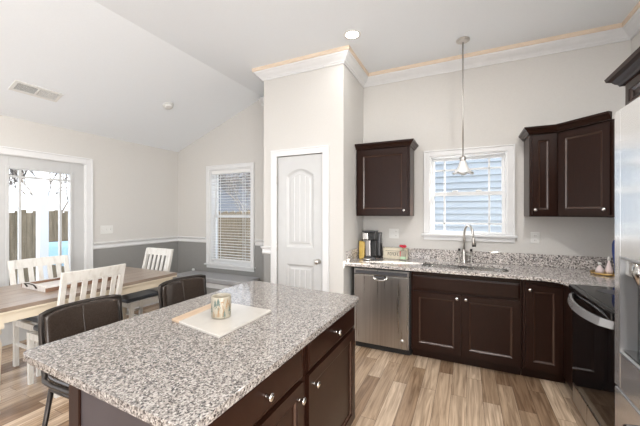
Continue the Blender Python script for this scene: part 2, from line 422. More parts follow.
# ------------------------------------------------------------------ windows
def window(name, x0, x1, z0, z1, meet, glass, vx, hz, depth=.10, cas=.06):
    """double-hung window; casing, jamb, two sashes with muntins"""
    w = struct(name, MB().box(x0, x0+.02, BY, BY+.15, z0, z1).box(x1-.02, x1, BY, BY+.15, z0, z1).box(x0+.02, x1-.02, BY, BY+.15, z1-.02, z1).box(x0+.02, x1-.02, BY, BY+.15, z0, z0+.02), M['trim'])
    c = MB()
    c.box(x0-cas, x0+.004, BY-.018, BY, z0, z1+cas); c.box(x1-.004, x1+cas, BY-.018, BY, z0, z1+cas); c.box(x0+.004, x1-.004, BY-.018, BY, z1-.004, z1+cas)
    c.box(x0-cas, x0-cas+.014, BY-.028, BY-.018, z0, z1+cas); c.box(x1+cas-.014, x1+cas, BY-.028, BY-.018, z0, z1+cas); c.box(x0-cas+.014, x1+cas-.014, BY-.028, BY-.018, z1+cas-.014, z1+cas)
    obj('window_casing', c, M['trim'], w, bevel=.002)
    s = MB().box(x0-cas-.02, x1+cas+.02, BY-.055, BY, z0-.004, z0+.018).box(x0-cas, x1+cas, BY-.018, BY, z0-.055, z0-.004)
    obj('window_sill', s, M['trim'], w, bevel=.003)
    gx0, gx1, gz0, gz1 = glass
    for part, (a, b, yy) in {'upper_sash': (meet-.02, z1-.02, BY+.10), 'lower_sash': (z0+.02, meet+.02, BY+.065)}.items():
        f = MB(); bt = gz0-(z0+.02) if part == 'lower_sash' else .04; tp = (z1-.02)-gz1 if part == 'upper_sash' else .04
        f.box(x0+.02, gx0, yy, yy+.03, a, b); f.box(gx1, x1-.02, yy, yy+.03, a, b); f.box(gx0, gx1, yy, yy+.03, a, a+bt); f.box(gx0, gx1, yy, yy+.03, b-tp, b)
        for x in vx: f.box(x-.009, x+.009, yy+.004, yy+.026, a+bt, b-tp)
        for z in hz:
            if a+bt < z < b-tp:
                f.box(gx0, gx1, yy+.004, yy+.026, z-.009, z+.009)
        so = obj(part, f, M['trim'], w, bevel=.002)
        obj('pane', MB().box(gx0, gx1, yy+.013, yy+.017, a+bt, b-tp), M['pane'], so)
    return w
kw = window('window_1', *KW, 1.675, (-.345, .345, 1.245, 2.065), (-.235, .225), (1.955, 1.335))
for x in (-.12, .12): obj('sash_lock', MB().box(x-.03, x+.03, BY+.055, BY+.075, 1.695, 1.712), M['white_pl'], kw, bevel=.003)
dw = window('window_2', *DW, 1.40, (-3.73, -3.015, .70, 2.09), (), ())
# blind on the dining window
bl = thing('window_blind', (-3.37, BY+.03, .70), 'white slatted blind hanging open in the dining window', 'blind')
obj('headrail', MB().box(-3.765, -2.98, BY+.005, BY+.055, 2.085, 2.138), M['blind'], bl, bevel=.003)
s = MB()
z = .745
while z < 2.08:
    a = -.03; c, d = .024*math.cos(a), .024*math.sin(a)
    s.hexa([(-3.76, BY+.03-c, z-d), (-2.985, BY+.03-c, z-d), (-2.985, BY+.03+c, z+d), (-3.76, BY+.03+c, z+d)],
           [(-3.76, BY+.03-c, z-d+.003), (-2.985, BY+.03-c, z-d+.003), (-2.985, BY+.03+c, z+d+.003), (-3.76, BY+.03+c, z+d+.003)])
    z += .043
obj('slats', s, M['blind'], bl)
obj('bottom_rail', MB().box(-3.76, -2.985, BY+.006, BY+.054, .695, .715), M['blind'], bl, bevel=.003)
for x in (-3.62, -3.12):
    for y in (.004, .056): obj('ladder_cord', MB().tube([(x, BY+y, .70), (x, BY+y, 2.09)], .0035, 6), M['blind'], bl)
obj('tilt_wand', MB().tube([(-3.68, BY-.001, 2.08), (-3.68, BY-.001, 1.35)], .005, 6), M['blind'], bl)

# ------------------------------------------------------------------ glazed back door (left wall)
d = struct('door_1', MB(), M['door']) if False else None
dm = MB(); X = LX; gy0, gy1, gz0, gz1 = 1.615, 2.195, .28, 1.945
dm.box(X-.06, X-.015, 1.455, gy0, .01, 2.087); dm.box(X-.06, X-.015, gy1, 2.355, .01, 2.087); dm.box(X-.06, X-.015, gy0, gy1, .01, gz0); dm.box(X-.06, X-.015, gy0, gy1, gz1, 2.087)
door1 = struct('door_1', dm, M['door'], bevel=.002)
f = MB(); w = .028
for a in ((gy0-w, gy0, gz0-w, gz1+w), (gy1, gy1+w, gz0-w, gz1+w), (gy0, gy1, gz0-w, gz0), (gy0, gy1, gz1, gz1+w)): f.box(X-.015, X-.003, *a)
obj('glass_frame', f, M['door'], door1, bevel=.004)
f = MB()
for y in (1.71, 2.095): f.box(X-.045, X-.012, y-.011, y+.011, gz0, gz1)
for z in (1.862, .40): f.box(X-.044, X-.013, gy0, gy1, z-.011, z+.011)
obj('muntin_grid', f, M['door'], door1)
obj('pane', MB().box(X-.034, X-.030, gy0, gy1, gz0, gz1), M['pane'], door1)
k = MB().lathe([(.026, 0), (.026, .006), (.011, .01), (.011, .035), (.024, .045), (.027, .06), (.018, .072), (.002, .075)], (X-.012, 1.485, .95), 'x')
obj('door_knob', k, M['nickel'], door1)
c = MB(); cas = .075
c.box(X-.15, X, 1.44, 1.455, 0, 2.10); c.box(X-.15, X, 2.355, 2.37, 0, 2.10); c.box(X-.15, X, 1.455, 2.355, 2.087, 2.10)
c.box(X, X+.018, 1.44-cas, 1.445, 0, 2.10+cas); c.box(X, X+.018, 2.365, 2.37+cas, 0, 2.10+cas); c.box(X, X+.018, 1.445, 2.365, 2.095, 2.10+cas)
c.box(X+.018, X+.026, 1.44-cas, 1.44-cas+.016, 0, 2.10+cas); c.box(X+.018, X+.026, 2.37+cas-.016, 2.37+cas, 0, 2.10+cas); c.box(X+.018, X+.026, 1.44-cas+.016, 2.37+cas-.016, 2.10+cas-.016, 2.10+cas)
struct('trim_7', c, M['trim'], bevel=.002)

# ------------------------------------------------------------------ pantry door
x0, x1, z1 = -2.025, -1.435, 2.115; Y = PY+.012
def arch(xa, xb, zb, zt, rise, n=14):
    pts = [(xa, zb), (xb, zb), (xb, zt)]
    for i in range(1, n):
        t = i/n; pts.append((xb+(xa-xb)*t, zt+rise*math.sin(PI*t)))
    pts.append((xa, zt)); return pts
def xzprism(mb, outer, y0, y1, holes=()):
    t = MB().prism(outer, 0, 1, holes); mb.add([(v[0], y0+(y1-y0)*v[2], v[1]) for v in t.v], t.f); return mb
dm = MB()
pa = arch(-1.905, -1.555, 1.06, 1.885, .075); pb = [(-1.905, .20), (-1.555, .20), (-1.555, .86), (-1.905, .86)]
xzprism(dm, [(x0, .01), (x1, .01), (x1, z1), (x0, z1)], Y, Y+.035, (pa, pb))
pantry = struct('door_2', dm, M['door'], bevel=.003)
f = MB()
def shrink(p, d, yo):
    xa, xb = min(q[0] for q in p), max(q[0] for q in p); za, zb = min(q[1] for q in p), max(q[1] for q in p)
    cx, cz, hx, hz = (xa+xb)/2, (za+zb)/2, (xb-xa)/2, (zb-za)/2
    return [(cx+(q[0]-cx)*(1-d/hx), yo, cz+(q[1]-cz)*(1-d/hz)) for q in p]
for p in (pa, pb):
    a = [(q[0], Y+.002, q[1]) for q in p]; b2 = shrink(p, .022, Y+.016); c2 = shrink(p, .040, Y+.016); d2 = shrink(p, .055, Y+.007)
    n = len(p)
    for u, v in ((a, b2), (b2, c2), (c2, d2)):
        f.add(u+v, [(i, (i+1) % n, n+(i+1) % n, n+i) for i in range(n)])
    f.add(d2, [tuple(range(n))])
    f.add([(q[0], Y+.034, q[1]) for q in p], [tuple(range(n))])
obj('raised_panels', f, M['door'], pantry)
f = MB()
for x in (-1.80, -1.73, -1.66):
    for za, zb in ((1.13, 1.875 if x != -1.73 else 1.89), (.27, .80)): f.box(x-.004, x+.004, Y+.0015, Y+.0075, za, zb)
obj('panel_beads', f, M['trim'], pantry)
k = MB().lathe([(.030, 0), (.030, -.006), (.012, -.010), (.012, -.032), (.026, -.042), (.029, -.056), (.020, -.068), (.002, -.071)], (-1.490, Y, .915), 'y')
obj('door_knob', k, M['nickel'], pantry)
for z in (1.84, 1.05, .30): obj('door_hinge', MB().tube([(x0-.004, PY-.004, z-.045), (x0-.004, PY-.004, z+.045)], .007, 8).box(x0-.03, x0+.0, PY-.004, PY+.002, z-.045, z+.045), M['nickel'], pantry)
c = MB(); cas = .07
c.box(PD[0]-cas, PD[0]+.006, PY-.018, PY, 0, PD[3]+cas); c.box(PD[1]-.006, PD[1]+cas, PY-.018, PY, 0, PD[3]+cas); c.box(PD[0]+.006, PD[1]-.006, PY-.018, PY, PD[3]-.006, PD[3]+cas)
c.box(PD[0]-cas, PD[0]-cas+.016, PY-.027, PY-.018, 0, PD[3]+cas); c.box(PD[1]+cas-.016, PD[1]+cas, PY-.027, PY-.018, 0, PD[3]+cas); c.box(PD[0]-cas+.016, PD[1]+cas-.016, PY-.027, PY-.018, PD[3]+cas-.016, PD[3]+cas)
struct('trim_8', c, M['trim'], bevel=.002)

# ------------------------------------------------------------------ cabinet parts
def panel_door(mb, o, U, Nn, w, h, fr=.055, t=.02):
    o, U, Nn = Vector(o), Vector(U), Vector(Nn); V = Vector((0, 0, 1))
    mb.obox(o, U, V, Nn, 0, fr, 0, h, 0, t); mb.obox(o, U, V, Nn, w-fr, w, 0, h, 0, t)
    mb.obox(o, U, V, Nn, fr, w-fr, 0, fr, 0, t); mb.obox(o, U, V, Nn, fr, w-fr, h-fr, h, 0, t)
    mb.obox(o, U, V, Nn, fr, w-fr, fr, h-fr, 0, .006)
    P = lambda a, b, c: o+U*a+V*b+Nn*c
    def ring(d, n): return [P(fr+d, fr+d, n), P(w-fr-d, fr+d, n), P(w-fr-d, h-fr-d, n), P(fr+d, h-fr-d, n)]
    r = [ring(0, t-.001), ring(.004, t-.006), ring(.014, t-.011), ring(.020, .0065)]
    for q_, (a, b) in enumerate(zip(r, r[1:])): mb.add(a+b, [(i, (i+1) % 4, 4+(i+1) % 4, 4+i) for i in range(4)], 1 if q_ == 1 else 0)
    return mb
def slab_front(mb, o, U, Nn, w, h, t=.02):
    o, U, Nn = Vector(o), Vector(U), Vector(Nn); V = Vector((0, 0, 1))
    mb.obox(o, U, V, Nn, 0, w, 0, h, 0, t-.005); e = .012
    P = lambda a, b, c: o+U*a+V*b+Nn*c
    A = [P(0, 0, t-.005), P(w, 0, t-.005), P(w, h, t-.005), P(0, h, t-.005)]; Bq = [P(e, e, t), P(w-e, e, t), P(w-e, h-e, t), P(e, h-e, t)]
    mb.add(A+Bq, [(i, (i+1) % 4, 4+(i+1) % 4, 4+i) for i in range(4)]+[(4, 5, 6, 7)]); return mb
def knob(parent, p, Nn, r=.016):
    Nn = Vector(Nn); p = Vector(p); mb = MB()
    prof = [(.009, 0), (.006, .004), (.005, .014), (.0115, .018), (r, .023), (r*.92, .029), (.004, .032)]
    q = Nn.to_track_quat('Z', 'Y'); t = MB().lathe(prof, (0, 0, 0), 'z', 16)
    mb.add([tuple(p+q @ Vector(v)) for v in t.v], t.f, 0, True)
    return obj('knob', mb, M['chrome'], parent)

# ------------------------------------------------------------------ island
isl = thing('kitchen_island', (-.97, 1.25, 0), 'dark espresso kitchen island cabinet with two drawers over two doors', 'kitchen island')
IX0, IX1, IY0, IY1 = -1.25, -.685, .63, 1.955
b = MB().box(IX0, IX1, IY0+.005, IY1, .09, .883).box(IX0, IX1-.07, IY0+.03, IY1-.03, 0, .09)
obj('body', b, M['wood'], isl, bevel=.002)
obj('end_panel', MB().box(IX0+.03, IX1, IY0-.007, IY0+.004, .0, .882), M['island_panel'], isl)
obj('corner_post', MB().box(IX0-.035, IX0+.028, IY0-.014, IY0+.05, 0, .882), M['wood'], isl, bevel=.003)
U = (0, 1, 0); NX = (1, 0, 0); FX = IX1
for (ya, yb, ky) in ((IY0+.02, 1.232, 1.19), (1.285, IY1-.012, 1.335)):
    o = obj('drawer', slab_front(MB(), (FX, ya, .715), U, NX, yb-ya, .142), M['wood'], isl); knob(o, (FX+.02, (ya+yb)/2, .786), NX)
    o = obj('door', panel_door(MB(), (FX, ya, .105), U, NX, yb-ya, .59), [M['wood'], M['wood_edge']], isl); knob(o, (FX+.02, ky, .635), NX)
def rounded(pts, r, n=6):
    out = []; m = len(pts)
    for i in range(m):
        p = Vector(pts[i]); a = (Vector(pts[i-1])-p); c = (Vector(pts[(i+1) % m])-p)
        rr = min(r, a.length*.45, c.length*.45); a.normalize(); c.normalize()
        s, e = p+a*rr, p+c*rr
        for k in range(n+1):
            t = k/n; out.append(tuple((s*(1-t)+p*t)*(1-t)+(p*(1-t)+e*t)*t))
    return out
top = rounded([(-1.575, .59), (-.628, .555), (-.622, 1.925), (-1.562, 2.03)], .045)
o = obj('island_countertop', MB().prism(top, .884, .914), M['granite'], loc=(-1.1, 1.28, .884), bevel=.005, seg=3)
tag(o, 'speckled beige and grey granite slab lying on the kitchen island', 'countertop')

# ------------------------------------------------------------------ back run base cabinets
FY = 3.215; NYm = (0, -1, 0); UX = (1, 0, 0)
def base_cab(name, xa, xb, label):
    c = thing(name, ((xa+xb)/2, 3.5, 0), label, 'cabinet')
    obj('body', MB().box(xa, xb, FY, FY+.02, .09, .883).box(xa, xa+.018, FY+.02, BY-.004, .09, .883).box(xb-.018, xb, FY+.02, BY-.004, .09, .883).box(xa+.018, xb-.018, FY+.02, BY-.004, .09, .11).box(xa, xb, FY+.07, FY+.09, 0, .09), M['wood'], c, bevel=.001)
    return c
c = base_cab('sink_cabinet', -.503, .437, 'dark espresso base cabinet with two doors under the sink')
obj('false_drawer_front', slab_front(MB(), (-.485, FY, .70), UX, NYm, .905, .135), M['wood'], c)
for xa, xb, kx in ((-.485, -.052, -.083), (-.037, .42, -.006)):
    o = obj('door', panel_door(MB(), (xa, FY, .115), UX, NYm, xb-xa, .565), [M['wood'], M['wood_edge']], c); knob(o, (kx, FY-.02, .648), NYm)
c = base_cab('corner_base_cabinet', .441, .762, 'narrow dark espresso base cabinet with one tall door right of the sink')
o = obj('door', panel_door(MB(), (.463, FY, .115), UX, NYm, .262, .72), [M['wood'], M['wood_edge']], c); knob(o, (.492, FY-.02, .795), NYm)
c = thing('corner_filler_cabinet', (1.05, 3.1, 0), 'dark corner cabinet side between the stove and the narrow base cabinet', 'cabinet')
obj('body', MB().box(.742, RX, 2.945, 3.19, .09, .883).box(.80, RX, 2.96, 3.19, 0, .09), M['wood'], c, bevel=.002)
obj('filler_strip', MB().box(.724, .741, 2.95, 3.185, .10, .875), M['wood'], c, bevel=.003)
# dishwasher
d = thing('dishwasher', (-.81, 3.45, 0), 'stainless steel dishwasher under the counter beside the pantry wall', 'dishwasher')
obj('body', MB().box(-1.108, -.512, 3.235, BY-.02, .10, .875).box(-1.108, -.512, 3.27, 3.5, .0, .10), M['black'], d)
obj('door_panel', MB().box(-1.100, -.525, 3.185, 3.235, .075, .80), M['steel'], d, bevel=.004)
obj('control_panel', MB().box(-1.100, -.525, 3.185, 3.235, .806, .862), M['steel'], d, bevel=.004)
obj('control_strip', MB().box(-1.085, -.54, 3.1825, 3.1852, .812, .846), M['darkgrey'], d)
h = MB(); h.box(-.885, -.745, 3.176, 3.186, .755, .80); 
obj('pocket_handle', MB().tube([(-.885, 3.178, .795), (-.882, 3.172, .770), (-.85, 3.166, .758), (-.815, 3.165, .755), (-.78, 3.166, .758), (-.748, 3.172, .770), (-.745, 3.178, .795)], .008, 8).box(-.878, -.752, 3.178, 3.186, .768, .80), M['chrome'], d, bevel=.0)
obj('handle_recess', MB().box(-.862, -.768, 3.175, 3.1785, .774, .796), M['darkgrey'], d)
obj('round_sticker', MB().lathe([(.022, 0), (.022, -.0012), (.001, -.0014)], (-.59, 3.185, .155), 'y', 20), M['nickel'], d)
obj('kick_plate', MB().box(-1.10, -.52, 3.24, 3.26, .005, .072), M['black'], d)

# ------------------------------------------------------------------ wall run countertop with sink hole
sx0, sx1, sy0, sy1 = -.425, .355, 3.275, 3.655
hole = rounded([(sx0, sy0), (sx1, sy0), (sx1, sy1), (sx0, sy1)], .11, 8)
ctop = [(-1.188, 3.142), (.585, 3.142)] + [(.64, 3.135), (.675, 3.10), (.70, 3.05), (.712, 2.99), (.714, 2.941)] + [(RX-.002, 2.941), (RX-.002, BY-.002), (-1.188, BY-.002)]
ct = thing('wall_countertop', (.0, 3.5, .884), 'speckled grey granite counter along the window wall and corner', 'countertop')
obj('slab', MB().prism(ctop, .884, .914, [hole]), M['granite_wall'], ct, bevel=.004)
obj('backsplash', MB().box(-1.188, RX-.002, BY-.022, BY-.002, .9142, 1.037).box(RX-.022, RX-.002, 2.941, BY-.022, .9142, 1.037), M['granite_wall'], ct, bevel=.002)
obj('side_splash', MB().box(-1.188, -1.168, 3.17, BY-.023, .9142, 1.037), M['granite_wall'], ct, bevel=.002)
# sink
s = thing('kitchen_sink', (-.03, 3.46, .70), 'stainless steel double bowl sink set under the window counter', 'sink')
def bowl(x0, x1, y0, y1, zt, zb):
    mb = MB(); rings = []
    for (ins, z) in ((0, zt), (.004, zt-.05), (.01, zb+.04), (.03, zb+.008), (.06, zb)):
        rings.append([(x, y, z) for x, y in rounded([(x0+ins, y0+ins), (x1-ins, y0+ins), (x1-ins, y1-ins), (x0+ins, y1-ins)], .10, 6)])
    n = len(rings[0])
    for a, b in zip(rings, rings[1:]): mb.add(a+b, [(i, (i+1) % n, n+(i+1) % n, n+i) for i in range(n)], 0, True)
    mb.add(rings[-1], [tuple(range(n))]); return mb
for xa, xb in ((sx0+.004, -.045), (-.025, sx1-.004)):
    bo = obj('bowl', bowl(xa, xb, sy0+.004, sy1-.004, .880, .70), M['chrome'], s)
    obj('drain', MB().lathe([(.045, 0), (.045, .004), (.03, .002), (.002, .001)], ((xa+xb)/2, 3.5, .701), 'z', 20), M['nickel'], bo)
obj('divider', MB().box(-.047, -.023, sy0+.02, sy1-.02, .86, .881), M['chrome'], s, bevel=.004)
# faucet
f = thing('faucet', (-.026, 3.70, .914), 'nickel gooseneck kitchen faucet behind the sink', 'faucet')
bx, by = -.026, 3.705
obj('base', MB().lathe([(.028, 0), (.028, .008), (.020, .016), (.019, .12), (.016, .14), (.014, .15)], (bx, by, .914), 'z', 24), M['nickel'], f)
pts = [(bx, by, 1.06), (bx, by, 1.20)]
dx, dy = .085, -.17; L_ = math.hypot(dx, dy)
for i in range(1, 15):
    a = PI*i/15; r = L_/2
    pts.append((bx+dx*(1-math.cos(a))/2, by+dy*(1-math.cos(a))/2, 1.20+.125*math.sin(a)))
pts.append((bx+dx, by+dy, 1.19))
obj('spout', MB().tube(pts, .0125, 12), M['nickel'], f)
obj('spray_head', MB().tube([(bx+dx, by+dy, 1.215), (bx+dx+.004, by+dy-.006, 1.17), (bx+dx+.008, by+dy-.012, 1.125)], [.0135, .017, .021], 14), M['nickel'], f)
obj('spray_tip', MB().tube([(bx+dx+.008, by+dy-.012, 1.126), (bx+dx+.009, by+dy-.013, 1.112)], [.019, .017], 14), M['black'], f)
obj('lever', MB().tube([(bx+.01, by-.01, 1.0), (bx+.05, by-.03, 1.005), (bx+.078, by-.04, 1.01)], [.014, .013, .010], 10), M['nickel'], f)
for n_, x in (('soap_dispenser', -.075), ('sprayer_knob', .045)):
    t = thing(n_, (x, 3.74, .914), {'soap_dispenser': 'small nickel soap dispenser with black cap left of the faucet', 'sprayer_knob': 'small nickel pump with black cap right of the faucet'}[n_], 'soap dispenser')
    obj('stem', MB().lathe([(.014, 0), (.014, .006), (.006, .01), (.006, .125)], (x, 3.74, .914), 'z', 14), M['nickel'], t)
    obj('cap', MB().lathe([(.010, .125), (.013, .128), (.013, .148), (.006, .152)], (x, 3.74, .914), 'z', 14), M['black'], t)

# ------------------------------------------------------------------ wall cabinets
ccrown = [(0, 2.195), (.010, 2.195), (.014, 2.206), (.022, 2.214), (.030, 2.228), (.044, 2.238), (.048, 2.255), (0, 2.255)]
UB, UT, UY = 1.42, 2.20, 3.50
def wallcab(name, xa, xb, label, door, kx):
    c = thing(name, ((xa+xb)/2, 3.66, UB), label, 'cabinet')
    obj('body', MB().box(xa, xb, UY, BY-.002, UB, UT), M['wood'], c, bevel=.002)
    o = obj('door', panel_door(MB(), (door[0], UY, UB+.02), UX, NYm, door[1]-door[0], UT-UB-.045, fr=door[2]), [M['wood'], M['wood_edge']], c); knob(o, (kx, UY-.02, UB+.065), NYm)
    return c
c = wallcab('wall_cabinet', -1.178, -.562, 'dark espresso wall cabinet with one door left of the kitchen window', (-1.155, -.585, .06), -.622)
obj('crown_molding', MB().sweep(ccrown, [(-1.178, BY-.03), (-1.178, UY-.02), (-.562, UY-.02), (-.562, BY-.002)]) if False else MB().sweep(ccrown, [(-1.178, UY-.02), (-.562, UY-.02), (-.562, BY-.002)]), M['wood'], c)
c = wallcab('wall_cabinet', .535, .755, 'narrow dark espresso wall cabinet right of the kitchen window', (.556, .728, .045), .578)
obj('crown_molding', MB().sweep(ccrown, [(.535, BY-.002), (.535, UY-.02), (.752, UY-.02)]), M['wood'], c)
# diagonal corner cabinet
c = thing('corner_wall_cabinet', (1.1, 3.55, UB), 'dark espresso diagonal corner wall cabinet beside the refrigerator', 'cabinet')
poly = [(.757, BY-.002), (.757, UY), (1.05, 3.207), (RX-.002, 3.207), (RX-.002, BY-.002)]
obj('body', MB().prism(poly, UB, UT), M['wood'], c, bevel=.002)
dd = Vector((1.05-.757, 3.207-UY, 0)); wlen = dd.length; U_ = dd.normalized(); N_ = Vector((U_.y, -U_.x, 0))
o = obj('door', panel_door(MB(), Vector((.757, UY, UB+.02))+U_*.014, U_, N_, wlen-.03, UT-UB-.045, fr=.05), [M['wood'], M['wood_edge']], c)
knob(o, Vector((.757, UY, UB+.065))+U_*(wlen-.045)+N_*.02, N_)
obj('crown_molding', MB().sweep(ccrown, [(.757, UY-.02), (.757+U_.x*0+N_.x*.012, UY-.02), (1.05+N_.x*.02, 3.207+N_.y*.02), (1.05+N_.x*.02, 3.12)]) if False else MB().sweep(ccrown, [tuple(Vector((.757, UY))+Vector((N_.x, N_.y))*.02), tuple(Vector((1.05, 3.207))+Vector((N_.x, N_.y))*.02)]), M['wood'], c)
# cabinet above fridge
c = thing('refrigerator_cabinet', (1.06, 1.6, 1.95), 'dark cabinet with stepped crown above the refrigerator', 'cabinet')
obj('body', MB().box(.765, RX-.002, 1.08, 2.155, 1.975, 2.135), M['wood'], c, bevel=.002)
for ya, yb in ((1.10, 1.61), (1.625, 2.135)):
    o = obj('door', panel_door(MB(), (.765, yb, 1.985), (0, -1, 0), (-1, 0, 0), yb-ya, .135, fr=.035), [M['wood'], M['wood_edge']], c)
cc = [(o_*1.25, z-.07) for o_, z in ccrown]
obj('crown_molding', MB().sweep(cc, [(RX-.002, 2.155), (.745, 2.155), (.745, 1.08)]), M['wood'], c)

# ------------------------------------------------------------------ range
r = thing('range', (1.05, 2.56, 0), 'stainless and black electric range between corner cabinet and refrigerator', 'stove')
ry0, ry1 = 2.175, 2.938
obj('body', MB().box(.765, RX-.003, ry0, ry1, .03, .895), M['darkgrey'], r)
obj('cooktop', MB().box(.735, RX-.003, ry0, ry1, .896, .918), M['glass_black'], r, bevel=.003)
obj('front_rail', MB().box(.700, .7345, ry0, ry1, .872, .917), M['glass_black'], r, bevel=.006)
obj('oven_door', MB().box(.722, .764, ry0+.005, ry1-.005, .185, .868), M['glass_black'], r, bevel=.004)
obj('storage_drawer', MB().box(.722, .764, ry0+.005, ry1-.005, .04, .178), M['steel'], r, bevel=.004)
pts = []
for i in range(13):
    t = i/12; y = ry1-.03-(ry1-ry0-.06)*t; pts.append((.700-.062*math.sin(PI*t)**.6 if 0 < t < 1 else .715, y, .845-.012*math.sin(PI*t)))
h = MB(); 
for a, b_ in zip(pts, pts[1:]):
    h.hexa([(a[0], a[1], a[2]-.024), (b_[0], b_[1], b_[2]-.024), (b_[0]+.018, b_[1], b_[2]-.024), (a[0]+.018, a[1], a[2]-.024)], [(a[0]+.010, a[1], a[2]+.020), (b_[0]+.010, b_[1], b_[2]+.020), (b_[0]+.024, b_[1], b_[2]+.020), (a[0]+.024, a[1], a[2]+.020)])
obj('door_handle', h, M['handle'], r)
obj('back_panel', MB().box(RX-.07, RX-.003, ry0, ry1, .918, 1.06), M['steel'], r, bevel=.004)
for y in (2.36, 2.75):
    for x in (.90, 1.17): obj('burner_ring', MB().lathe([(.085, 0), (.085, .0008), (.08, .0009)], (x, y, .918), 'z', 32), M['darkgrey'], r)

# ------------------------------------------------------------------ refrigerator
fr = thing('refrigerator', (1.02, 1.53, 0), 'tall bright stainless refrigerator with an ice and water dispenser', 'refrigerator')
fy0, fy1, fx = 1.08, 1.992, .655
obj('body', MB().box(.74, RX-.03, fy0+.004, fy1-.004, .02, 1.93), M['steel_side'], fr, bevel=.004)
# far door with dispenser opening: y 1.90..1.66, z .80..1.25
dy0, dy1, dz0, dz1 = 1.665, 1.93, .795, 1.25
fd = MB()
for a in ((dy1, fy1, .625, 1.945), (1.54, dy0, .625, 1.945), (dy0, dy1, .625, dz0), (dy0, dy1, dz1, 1.945)): fd.box(fx, .735, *a)
far = obj('door', fd, M['steel_fridge'], fr, bevel=.0025)
rc = MB().box(.715, .734, dy0, dy1, dz0, dz1)
obj('dispenser_recess', rc, M['darkgrey'], far)
fm = MB(); w = .008
for a in ((dy0, dy0+w, dz0, dz1), (dy1-w, dy1, dz0, dz1), (dy0+w, dy1-w, dz0, dz0+w), (dy0+w, dy1-w, dz1-w, dz1)): fm.box(fx-.003, .714, *a)
obj('dispenser_frame', fm, M['steel_side'], far)
obj('dispenser_spout', MB().tube([(.690, 1.80, dz1-.01), (.688, 1.80, dz1-.06), (.690, 1.80, dz1-.11)], [.034, .040, .022], 18), M['chrome'], far)
obj('dispenser_panel', MB().box(.668, .700, dy0+.01, dy1-.01, dz1-.085, dz1-.010), M['chrome'], far, bevel=.006)
obj('drip_tray', MB().box(.660, .713, dy0+.01, dy1-.01, dz0+.009, dz0+.022), M['chrome'], far)
near = obj('door', MB().box(fx, .735, fy0, 1.532, .625, 1.945), M['steel_fridge'], fr, bevel=.006)
for zz0, zz1 in ((.05, .612),): obj('freezer_drawer', MB().box(fx, .735, fy0, fy1, zz0, zz1), M['steel_fridge'], fr, bevel=.006)
obj('gasket', MB().box(.736, .7395, fy0+.01, fy1-.01, .05, 1.935), M['black'], fr)
for par, y in ((far, 1.585), (near, 1.49)):
    obj('handle', MB().tube([(fx, y, .80), (fx-.045, y, .82), (fx-.05, y, 1.2), (fx-.045, y, 1.68), (fx, y, 1.70)], .011, 10), M['chrome'], par)
obj('handle', MB().tube([(fx, 1.18, .545), (fx-.045, 1.20, .55), (fx-.05, 1.5, .55), (fx-.045, 1.74, .55), (fx, 1.76, .545)], .011, 10), M['chrome'], fr)
for y in (fy0+.08, fy1-.08): obj('foot', MB().lathe([(.02, 0), (.02, .03)], (.80, y, 0)), M['black'], fr)

# ------------------------------------------------------------------ pendant, recessed lights, vent, detector
p = thing('pendant_light', (-.034, 3.40, CZ), 'long nickel rod pendant with a ruffled white glass shade', 'pendant light')
px, py = -.034, 3.40
obj('canopy', MB().lathe([(.062, 0), (.062, -.012), (.045, -.022), (.012, -.028)], (px, py, CZ), 'z', 28), M['nickel'], p)
obj('rod', MB().tube([(px, py, CZ-.025), (px, py, 2.02)], .006, 8), M['nickel'], p)
obj('socket', MB().lathe([(.010, 0), (.020, -.004), (.026, -.012), (.028, -.050), (.022, -.056)], (px, py, 2.025), 'z', 20), M['nickel'], p)
wob = lambda a, r_, h_: 1+.10*max(0, (r_-.05)/.06)*math.sin(6*a)
sh = MB(); prof = [(.026, 0), (.034, -.02), (.044, -.05), (.060, -.085), (.078, -.112), (.096, -.128)]
n = 36
for r_, h_ in prof+[(r_-.004, h_+.002) for r_, h_ in prof[::-1]]:
    for k in range(n):
        a = 2*PI*k/n; rr = r_*wob(a, r_, h_); dz = .012*math.cos(6*a)*max(0, (r_-.05)/.06)
        sh.v.append((px+rr*math.cos(a), py+rr*math.sin(a), 1.975+h_+dz))
for i in range(2*len(prof)-1):
    for k in range(n): sh.f.append([i*n+k, i*n+(k+1) % n, (i+1)*n+(k+1) % n, (i+1)*n+k]); sh.m.append(0); sh.smooth.append(True)
obj('glass_shade', sh, M['shade'], p)
def can(x, y, label, group, CZ=CZ, power=11):
    t = thing('recessed_light', (x, y, CZ), label, 'ceiling light', group)
    n = 32; mb = MB()
    ring = lambda r, z: [(x+r*math.cos(2*PI*k/n), y+r*math.sin(2*PI*k/n), z) for k in range(n)]
    R_ = [ring(.085, CZ-.0005), ring(.083, CZ-.006), ring(.066, CZ-.007), ring(.062, CZ-.003)]
    for a, b in zip(R_, R_[1:]): mb.add(a+b, [(i, (i+1) % n, n+(i+1) % n, n+i) for i in range(n)], 0, True)
    obj('trim_ring', mb, M['white_pl'], t)
    obj('lens', MB().lathe([(.064, 0), (.064, -.0035), (.02, -.004)], (x, y, CZ-.0005), 'z', n), M['emit'], t)
    l = light('downlight', 'AREA', (x, y, CZ-.012), power, .12, direction=(0, 0, -1), color=(1, .97, .93)); l.data.shape = 'DISK'
    l.parent = t; l.location = (0, 0, -.012)
can(-1.0, 2.84, 'small lit recessed ceiling light in front of the pantry crown', None, power=3)
for x, y, pw in ((.5, 1.15, 34), (.3, 2.3, 7), (-.35, .3, 6), (.45, -.4, 11), (-1.0, -1.8, 11), (.45, -2.4, 11)):  # unseen cans added for even light, strongest one for the wall under the cabinets
    can(x, y, 'added recessed ceiling light out of the picture above the kitchen', 'added recessed lights overhead', power=pw)
for y in (.5, -1.3): can(-3.3, y, 'added recessed ceiling light out of the picture above the dining side', 'added recessed lights over the dining side', CZ+SL*(-3.39-CX), 20)  # unseen cans added to brighten the left wall
